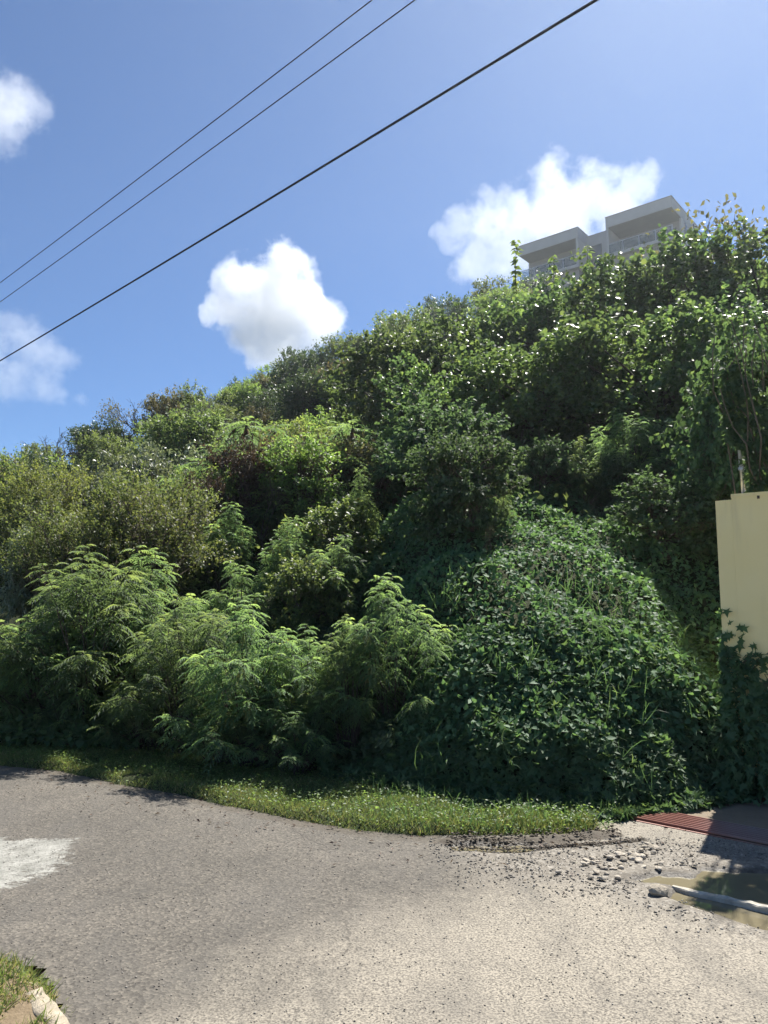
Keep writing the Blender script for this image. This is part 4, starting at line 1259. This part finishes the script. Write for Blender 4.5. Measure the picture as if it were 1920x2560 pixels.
P = verge_pts(110000); P2 = verge_pts(6000); P2 = P2[vnoise(P2[:, 0] * 3, P2[:, 1] * 3) > 0.55]
P3 = verge_pts(4000); P3 = P3[(P3[:, 0] > -0.2)]
P4 = verge_pts(40000); P4 = P4[rng.random(len(P4)) < np.clip(0.05 + 1.0 * np.exp(-(P4[:, 1] - edge(P4[:, 0])) / 0.15) + 1.5 * fbm(P4[:, 0] * 2, P4[:, 1] * 2, 3), 0, 1)]
cl = leaves(verge_pts(7000) + np.array([0, 0, 0.035]), unit(rng.normal(size=(1, 3))) + 0 * verge_pts(1)[:1], np.array([[0, 0, 1.0]]), 0.03, 0.03, 'round', np.zeros(1)) if False else None
Pw = verge_pts(9000); nw = len(Pw)
weeds = leaves(Pw + np.array([0, 0, 1.0]) * rng.uniform(0.02, 0.08, nw)[:, None], ball(nw) * np.array([1, 1, .3]), unit(ball(nw) * 0.5 + np.array([0, 0, 1.0])), rng.uniform(0.012, 0.03, nw), rng.uniform(0.008, 0.02, nw), 'round', rng.random(nw) * 0.8)
grass("verge_grass", [blades("a", P, 0.018, 0.058, 0.004, 'grass', "", 0.6), blades("b", P4, 0.03, 0.07, 0.005, 'drygrass', "", 0.9), blades("c", P3, 0.05, 0.17, 0.005, 'reed', "", 0.4, 'archblade'), weeds],
      ['grass', 'drygrass', 'reed', 'green'], "strip of short green grass along the far edge of the road")

n = 46000
x = rng.uniform(-3.2, -1.0, n); y = rng.uniform(2.1, 4.4, n)
sd = poly_sd(x, y, PATCH) + 0.10 * fbm(x * 7, y * 7, 3)
k_ = (sd < -0.02) & (vnoise(x * 5, y * 5) > 0.22)
kd = line_d(x, y, kp); k_ &= (kd > 0.035 + 0.10 * fbm(x * 9, y * 9, 2)) | (rng.random(n) < 0.2)
x, y, sd = x[k_], y[k_], sd[k_]
Pz = np.stack([x, y, -0.06 + 0.10 * sstep(0.03, -0.12, poly_sd(x, y, PATCH)) + 0.03 * fbm(x * 5, y * 5, 3) - 0.004], 1)
dry = (rng.random(len(x)) < np.clip(0.55 + 1.8 * fbm(x * 3 + 7, y * 3, 3) + 0.5 * sstep(-0.25, 0, sd), 0.05, 0.95) * 0.62)
grass("corner_grass", [blades("a", Pz[~dry], 0.03, 0.085, 0.005, 'grass', "", 0.7), blades("b", Pz[dry], 0.02, 0.07, 0.0045, 'drygrass', "", 1.0, tmean=0.55)], ['grass', 'drygrass'],
      "patchy half-dry grass in the near left corner by the kerb")

# tall grass arching out of the vine bank
x = rng.uniform(0.3, 3.0, 360); y = rng.uniform(6.2, 9.0, 360)
k_ = (y > foot(x) + 0.25) & (vnoise(x * 2.5, y * 2.5) > 0.50); x, y = x[k_], y[k_]
N = terrain_normal(x, y); Pb = np.stack([x, y, th(x, y)], 1) + N * 0.14
ti = np.repeat(np.arange(len(x)), 3)
A_ = unit(np.array([0, -0.35, 0.8]) + rng.normal(size=(len(ti), 3)) * 0.45)
tg = leaves(Pb[ti], A_, unit(np.array([0, 0, 1.0]) + rng.normal(size=(len(ti), 3)) * 0.4), rng.uniform(0.16, 0.36, len(ti)), 0.0065, 'archblade', np.clip(rng.normal(0.4, 0.25, len(ti)), 0, 1))
tag(mobj("tall_grass", mesh_np("tall_grass", tg[0], tg[1], M['reed'], {"tint": tg[2]})), "long arching grass blades growing through the vine bank", "grass", kind="stuff")

# vine leaves creeping over the yellow wall
wpa = np.array([(3.02, 6.9395)] + wp); cum = np.concatenate([[0], np.cumsum(np.linalg.norm(np.diff(wpa, axis=0), axis=1))])


def on_wall(s_, z_, out):
    x_ = np.interp(s_, cum, wpa[:, 0]); y_ = np.interp(s_, cum, wpa[:, 1])
    x2 = np.interp(s_ + 0.02, cum, wpa[:, 0]); y2 = np.interp(s_ + 0.02, cum, wpa[:, 1])
    d = unit(np.stack([x2 - x_, y2 - y_], -1)); nn = np.stack([d[..., 1], -d[..., 0]], -1)
    return np.stack([x_ + nn[..., 0] * out, y_ + nn[..., 1] * out, z_], -1), np.stack([nn[..., 0], nn[..., 1], 0 * x_], -1)


n = 5200
s_ = rng.uniform(-0.05, 1.6, n) ; z_ = rng.uniform(0.0, 1.6, n)
topz = np.interp(s_, [0, 0.12, 0.35, 0.6, 0.9, 1.6], [1.28, 1.22, 0.95, 0.62, 0.35, 0.15]) + 0.10 * fbm(s_ * 6, z_ * 0, 2)
k_ = (z_ < topz) | ((rng.random(n) < 0.10) & (z_ < topz + 0.32))
s_, z_, topz = s_[k_], z_[k_], topz[k_]; n = len(s_)
P, nn = on_wall(s_, z_, 0.02 + rng.random(n) * np.clip(0.42 * (1 - z_ / (topz + 0.1)), 0.03, 0.4))
wv = leaves(P, unit(rng.normal(size=(n, 3)) * 0.6 - np.array([0, 0, 0.5]) + nn * 0.3), unit(nn * 0.7 + np.array([0, 0, 0.45]) + rng.normal(size=(n, 3)) * 0.3), 0.095 * rng.uniform(0.6, 1.2, n), 0.085 * rng.uniform(0.6, 1.2, n), 'lobed', np.clip(rng.normal(0.35, 0.2, n), 0, 1))
parts = [wv + (0,)]
mbv = MB()
for k in range(9):
    s0 = rng.uniform(0.1, 0.7); z0 = np.interp(s0, [0, 0.35, 0.9], [1.2, 0.85, 0.35])
    sg = [s0 + 0.14 * q + 0.03 * rng.normal() for q in np.linspace(0, 1.3, 5)]; zg = [z0 - 0.05 + 0.16 * math.sin(q * 2.0) for q in np.linspace(0, 1.3, 5)]
    pts = [on_wall(np.array(a), np.array(b), 0.03)[0] for a, b in zip(sg, zg)]
    mbv.tube(pts, 0.004, 4)
    pp = np.array(pts); m_ = 7; q = rng.random(m_) * 4; i0 = q.astype(int).clip(0, 3); pq = pp[i0] + (pp[i0 + 1] - pp[i0]) * (q - i0)[:, None]
    parts.append(leaves(pq, unit(rng.normal(size=(m_, 3)) - np.array([0, 0, 0.6])), unit(np.array([-0.7, -0.6, 0.5]) + rng.normal(size=(m_, 3)) * 0.4), 0.085, 0.075, 'lobed', rng.random(m_) * 0.6) + (0,))
V, Fq, T, Mi = join(parts)
wvo = tag(mobj("wall_vine", mesh_np("wall_vine", V, Fq, M['vine'], {"tint": T})), "lobed vine leaves creeping up the foot of the yellow wall", "vine")
mbv.build("tendril", M['twig'], wvo)

# climbing vine curtain on the post and the fence above the wall
ce = empty("climbing_vine", (3.12, 7.02, 2.55)); tag(ce, "leafy vine curtain climbing the grey post above the yellow wall", "vine")
n = 4600
u_ = rng.random(n) ** 1.2 * 1.0; zz = rng.uniform(-0.05, 2.3, n)
left_edge = -0.05 + 0.14 * fbm(zz * 4, zz * 0 + 5, 3) + 0.18 * sstep(0.9, 0.2, zz) + 0.07 * np.abs(np.sin(zz * 5)) + 0.10 * fbm(zz * 2.5, zz * 0 + 3, 3) - 0.02 - 0.18 * sstep(1.1, 2.0, zz)
lim = 0.95 + 0.5 * fbm(u_ * 2, u_ * 0 + 8, 3) + 0.25 * np.exp(-((u_ - 0.15) / 0.2) ** 2)
k_ = (u_ > left_edge) & (zz < lim) & (fbm(u_ * 3 + 30, zz * 3, 3) > -0.07)
u_, zz = u_[k_], zz[k_]; n = len(u_)
bul = 0.12 * (0.5 + 1.6 * fbm(u_ * 2.2, zz * 2.2, 3))
P = np.stack([0.02 + u_ * 0.92 - 0.03 * zz, -0.10 - u_ * 0.25 - bul * rng.random(n) ** 0.6, zz], 1)
cv = leaves(P, unit(rng.normal(size=(n, 3)) * 0.7 - np.array([0, 0, 0.7])), unit(np.array([-0.2, -0.7, 0.55]) + rng.normal(size=(n, 3)) * 0.35), 0.095 * rng.uniform(0.6, 1.2, n), 0.085 * rng.uniform(0.6, 1.2, n), 'lobed', np.clip(rng.normal(0.38, 0.2, n), 0, 1))
mobj("foliage", mesh_np("foliage", cv[0], cv[1], M['vine'], {"tint": cv[2]}), ce)
mb = MB()
for k in range(14):
    a = rng.uniform(0.0, 0.9); mb.tube(wander((0.02 + a * 0.92, -0.10 - a * 0.25, 0.03), (a * 0.92 + rng.normal() * 0.15, -0.14 - a * 0.25, rng.uniform(1.0, 1.8)), 7, 0.03, rng), [0.008] * 4 + [0.005] * 3, 5)
mb.build("stem", M['twig'], ce)

# ------------------------------------------------------------------ house on the hill
d1 = np.array([-0.77193, 0.63570, 0.0]); d2 = np.array([0.63570, 0.77193, 0.0])
HR = np.array([28.5746, 72.0, 42.1668])
FL = -4.1


def hm(p):                       # local: a along the front (to the left), b into the house, z relative to the slab
    return d1 * p[0] + d2 * p[1] + np.array([0, 0, p[2] - FL])


ho = empty("hilltop_house", tuple(HR + np.array([0, 0, FL])))
tag(ho, "modern white flat-roofed house with two balconies on the hilltop", "house")
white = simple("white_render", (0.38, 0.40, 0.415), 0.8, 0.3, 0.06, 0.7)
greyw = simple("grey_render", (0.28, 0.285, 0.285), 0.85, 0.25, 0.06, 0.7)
alu = simple("dark_aluminium", (0.05, 0.052, 0.055), 0.4, 0.5, 0.1, 5)
steel = simple("rail_steel", (0.55, 0.56, 0.57), 0.35, 0.5, 0.1, 5, metal=0.7)
t = NT("window_glass"); glassm = t.done(t.pbsdf((0.055, 0.065, 0.075), 0.06, 0.8))
t = NT("balustrade_glass")
pgl = t.pbsdf((0.25, 0.30, 0.32), 0.05, 0.6); tgl = t.n("BsdfTransparent", Color=(0.80, 0.86, 0.88)).outputs[0]
balg = t.done(t.n("MixShader", i0=0.30, i1=tgl, i2=pgl).outputs[0])


def hbox(name, lo, hi, mat, parent=None, bevel=0.0):
    p_ = parent if parent is not None else ho
    return MB().box(lo, hi, hm).build(name, mat, p_, bevel=bevel)


def block(a0, a1, depth, side_wall_a0, recess):
    rf = hbox("roof", (a0, 0, -1.15), (a1, depth, 0.0), white)
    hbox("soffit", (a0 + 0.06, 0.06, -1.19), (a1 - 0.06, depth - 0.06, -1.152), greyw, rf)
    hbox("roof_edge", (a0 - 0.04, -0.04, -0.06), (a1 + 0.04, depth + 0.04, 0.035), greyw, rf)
    hbox("floor_slab", (a0, 0, FL - 0.35), (a1, depth, FL), white)
    hbox("foundation", (a0 + 0.3, 0.6, FL - 5), (a1 - 0.3, depth, FL - 0.352), greyw)
    # back wall of the balcony with glazed doors
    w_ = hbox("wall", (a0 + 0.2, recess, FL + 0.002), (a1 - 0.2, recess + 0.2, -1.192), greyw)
    n_ = 3; span = (a1 - a0 - 1.2) / n_
    for k in range(n_):
        x0 = a0 + 0.6 + k * span
        f_ = hbox("window", (x0 + 0.05, recess - 0.05, FL + 0.01), (x0 + span - 0.05, recess - 0.002, FL + 2.25), alu)
        hbox("pane", (x0 + 0.12, recess - 0.075, FL + 0.08), (x0 + span - 0.12, recess - 0.052, FL + 2.18), glassm, f_)
    # side walls behind the balcony
    for aa in (a0, a1 - 0.2):
        hbox("wall", (aa, side_wall_a0, FL + 0.002), (aa + 0.2, depth, -1.192), white)
    # railing
    for k in range(5):
        aa = a0 + 0.08 + (a1 - a0 - 0.16) * k / 4
        hbox("rail_post", (aa - 0.03, 0.05, FL + 0.002), (aa + 0.03, 0.11, FL + 1.06), steel)
    for k in range(4):
        x0 = a0 + 0.08 + (a1 - a0 - 0.16) * k / 4 + 0.06; x1 = a0 + 0.08 + (a1 - a0 - 0.16) * (k + 1) / 4 - 0.06
        hbox("glass_panel", (x0, 0.07, FL + 0.08), (x1, 0.085, FL + 1.0), balg)
    hbox("handrail", (a0 + 0.03, 0.04, FL + 1.062), (a1 - 0.03, 0.12, FL + 1.12), steel)


block(0.0, 6.89, 8.25, 2.7, 3.2)
block(10.02, 17.18, 8.25, 2.2, 2.3)
hbox("balcony_pillar", (6.62, 0.005, FL + 0.002), (6.885, 2.7, -1.192), white)
hbox("balcony_pillar", (10.025, 0.005, FL + 0.002), (10.28, 2.2, -1.192), white)
for (b0, z0, z1) in ((3.75, -2.6, -1.35), (5.6, -2.6, -1.35)):
    f_ = hbox("window", (-0.04, b0, z0), (-0.002, b0 + 0.55, z1), alu); hbox("pane", (-0.06, b0 + 0.07, z0 + 0.07), (-0.042, b0 + 0.48, z1 - 0.07), glassm, f_)
hbox("link_wall", (6.895, 2.3, FL - 0.3), (10.015, 8.0, -0.30), white)
hbox("link_roof_edge", (6.9, 2.26, -0.298), (10.01, 8.0, -0.22), greyw)
for (x0, x1, z0, z1) in ((8.35, 9.75, FL + 0.02, -1.5), (6.98, 7.22, FL + 0.4, -1.1)):
    f_ = hbox("window", (x0, 2.25, z0), (x1, 2.298, z1), alu); hbox("pane", (x0 + 0.07, 2.228, z0 + 0.08), (x1 - 0.07, 2.248, z1 - 0.08), glassm, f_)

# ------------------------------------------------------------------ overhead lines
cable = simple("black_cable", (0.018, 0.018, 0.022), 0.5, 0.4, 0.1, 5)
POLA = None
for (pA, pB, zc_, rad, lab) in [((0, 902), (1490, 0), 6.4, 0.0135, "thick black cable, the lowest of the three overhead lines"),
                                ((0, 755), (1037, 0), 8.2, 0.0075, "thin black wire, the middle one of the overhead lines"),
                                ((0, 707), (930, 0), 8.6, 0.0075, "thin black wire, the topmost of the overhead lines")]:
    ends = []
    for q in (pA, pB):
        r_ = ray(*q); ends.append(CAM + r_ * ((zc_ - CAM[2]) / r_[2]))
    A_, B_ = ends
    P0 = A_ + (A_ - B_) * 0.9; P1 = B_ + (B_ - A_) * 0.9
    pts = []
    for k in range(41):
        s_ = k / 40; p = P0 + (P1 - P0) * s_
        fa = 0.9 / 2.8; fb = 1.9 / 2.8
        p = p.copy(); p[2] += 0.55 * ((s_ - fa) * (s_ - fb)); pts.append(p)
    o = MB().tube(pts, rad, 6).build("overhead_cable", cable, None, True)
    tag(o, lab, "cable", "overhead lines")

# fallen leaves on the verge edge and the road
n = 420
x = rng.uniform(-4.5, 2.4, n); y = edge(x) - np.abs(rng.normal(size=n)) * 0.45 + 0.1
k_ = (poly_sd(x, y, PUD) > 0.02) & (grate_uv(x, y)[1] < -0.05); x, y = x[k_], y[k_]; n = len(x)
ll_ = leaves(np.stack([x, y, road_z(x, y) + 0.012], 1), unit(rng.normal(size=(n, 3)) * np.array([1, 1, .15])), unit(np.array([0, 0, 1.0]) + rng.normal(size=(n, 3)) * 0.3), rng.uniform(0.015, 0.05, n), rng.uniform(0.008, 0.022, n), 'lance', rng.random(n))
tag(mobj("leaf_litter", mesh_np("leaf_litter", ll_[0], ll_[1], M['drypod'], {"tint": ll_[2]})), "small dry fallen leaves scattered along the grass edge of the road", "leaves", kind="stuff")

# ------------------------------------------------------------------ clouds: real volumes of droplets two kilometres off
def cloud(label, blobs, D, dens, namp, nscale, soft=0.4, anis=0.5, hull=1.45, off=0.0):
    import bmesh
    C = []; Rr = []
    for (px, py, r_) in blobs:
        p = at(px, py, D); k = np.linalg.norm(p - CAM) / 1920
        C.append(p + np.array([0, rng.uniform(-0.35, 0.35) * r_ * k, 0])); Rr.append(r_ * k)
    C = np.array(C); Rr = np.array(Rr)
    org = C.mean(0); C = C - org
    t = NT("cloud_vapour")
    pos = t.obj()
    nz = t.n("TexNoise", Scale=1.0 / (nscale * 1.5), Detail=4.0, Vector=pos)
    wpv = t.n("VectorMath", _operation='SUBTRACT', i0=nz.outputs[1], i1=(0.5, 0.5, 0.5)).outputs[0]
    wpv = t.n("VectorMath", _operation='SCALE', i0=wpv, Scale=nscale * 1.5).outputs[0]
    wpv = t.n("VectorMath", _operation='ADD', i0=pos, i1=wpv).outputs[0]
    cur = None
    for c_, r_ in zip(C, Rr):
        q = t.math('DIVIDE', t.n("VectorMath", _operation='DISTANCE', i0=wpv, i1=tuple(float(v) for v in c_)).outputs["Value"], float(r_))
        cur = q if cur is None else t.math('SMOOTH_MIN', cur, q, 0.55)
    n2 = t.n("TexNoise", Scale=1.0 / nscale, Detail=9.0, Roughness=0.72, Vector=pos).outputs[0]
    f = t.math('ADD', t.math('SUBTRACT', 1.0 + off, cur), t.math('MULTIPLY', t.math('SUBTRACT', n2, 0.5), namp))
    mr = t.n("MapRange", _interpolation_type='SMOOTHSTEP', i0=f, i1=0.0, i2=soft, i3=0.0, i4=dens).outputs[0]
    pv = t.n("VolumePrincipled", Color=(0.89, 0.905, 0.925), Density=mr, Anisotropy=anis)
    t.t.links.new(pv.outputs[0], t.out.inputs["Volume"])
    bm = bmesh.new()
    from mathutils import Matrix
    for c_, r_ in zip(C, Rr):
        bmesh.ops.create_icosphere(bm, subdivisions=2, radius=float(r_) * hull, matrix=Matrix.Translation(Vector(c_)))
    me = bpy.data.meshes.new("cloud"); bm.to_mesh(me); bm.free(); me.materials.append(t.m)
    o = bpy.data.objects.new("cloud", me); o.location = tuple(org)
    m = o.modifiers.new("union", 'REMESH'); m.mode = 'VOXEL'; m.voxel_size = float(np.median(Rr)) * 0.22
    COL.objects.link(o)
    return tag(o, label, "cloud", "clouds")


cloud("dense white cumulus cloud above the middle of the skyline", [(712, 662, 56), (592, 705, 56), (673, 745, 92), (795, 800, 62), (752, 745, 70), (697, 829, 80), (572, 769, 52), (515, 787, 24), (668, 880, 50), (620, 830, 56), (760, 850, 50)], 2300, 0.013, 1.9, 70, 0.40, 0.35, off=0.05)
cloud("large ragged white cloud behind the hilltop house", [(1370, 462, 60), (1499, 480, 62), (1596, 470, 46), (1416, 515, 84), (1277, 515, 48), (1225, 545, 56), (1555, 520, 64), (1333, 583, 84), (1211, 622, 70), (1145, 570, 40), (1105, 592, 26), (1183, 670, 52), (1421, 594, 70), (1260, 650, 60)], 2500, 0.0038, 2.8, 100, 0.45, 0.3, off=0.06)
cloud("small hazy cloud cut by the left edge high in the sky", [(15, 240, 66), (66, 275, 60), (10, 305, 60), (108, 290, 30), (-70, 260, 95), (-150, 290, 80)], 1900, 0.0038, 2.9, 80, 0.6, 0.4, off=-0.08)
cloud("thin wispy cloud low at the left edge above the trees", [(20, 815, 48), (80, 845, 54), (140, 895, 54), (60, 875, 60), (115, 960, 44), (60, 930, 42), (165, 985, 30), (10, 960, 42), (-60, 880, 80), (205, 1003, 20)], 2600, 0.0024, 2.9, 100, 0.6, 0.4, off=0.0)

# ------------------------------------------------------------------ added haze volume, imitates lens glare and lifts the shadows
t = NT("glare_haze")
pv = t.n("VolumePrincipled", Color=(0.84, 0.92, 1.0), Density=0.0005, Anisotropy=0.70)
t.t.links.new(pv.outputs[0], t.out.inputs["Volume"])
hz = MB().box((-70, -12, -1.8), (75, 118, 62)).build("haze", t.m)
tag(hz, "thin bright haze volume added over the hillside to imitate lens glare", "haze", kind="stuff")
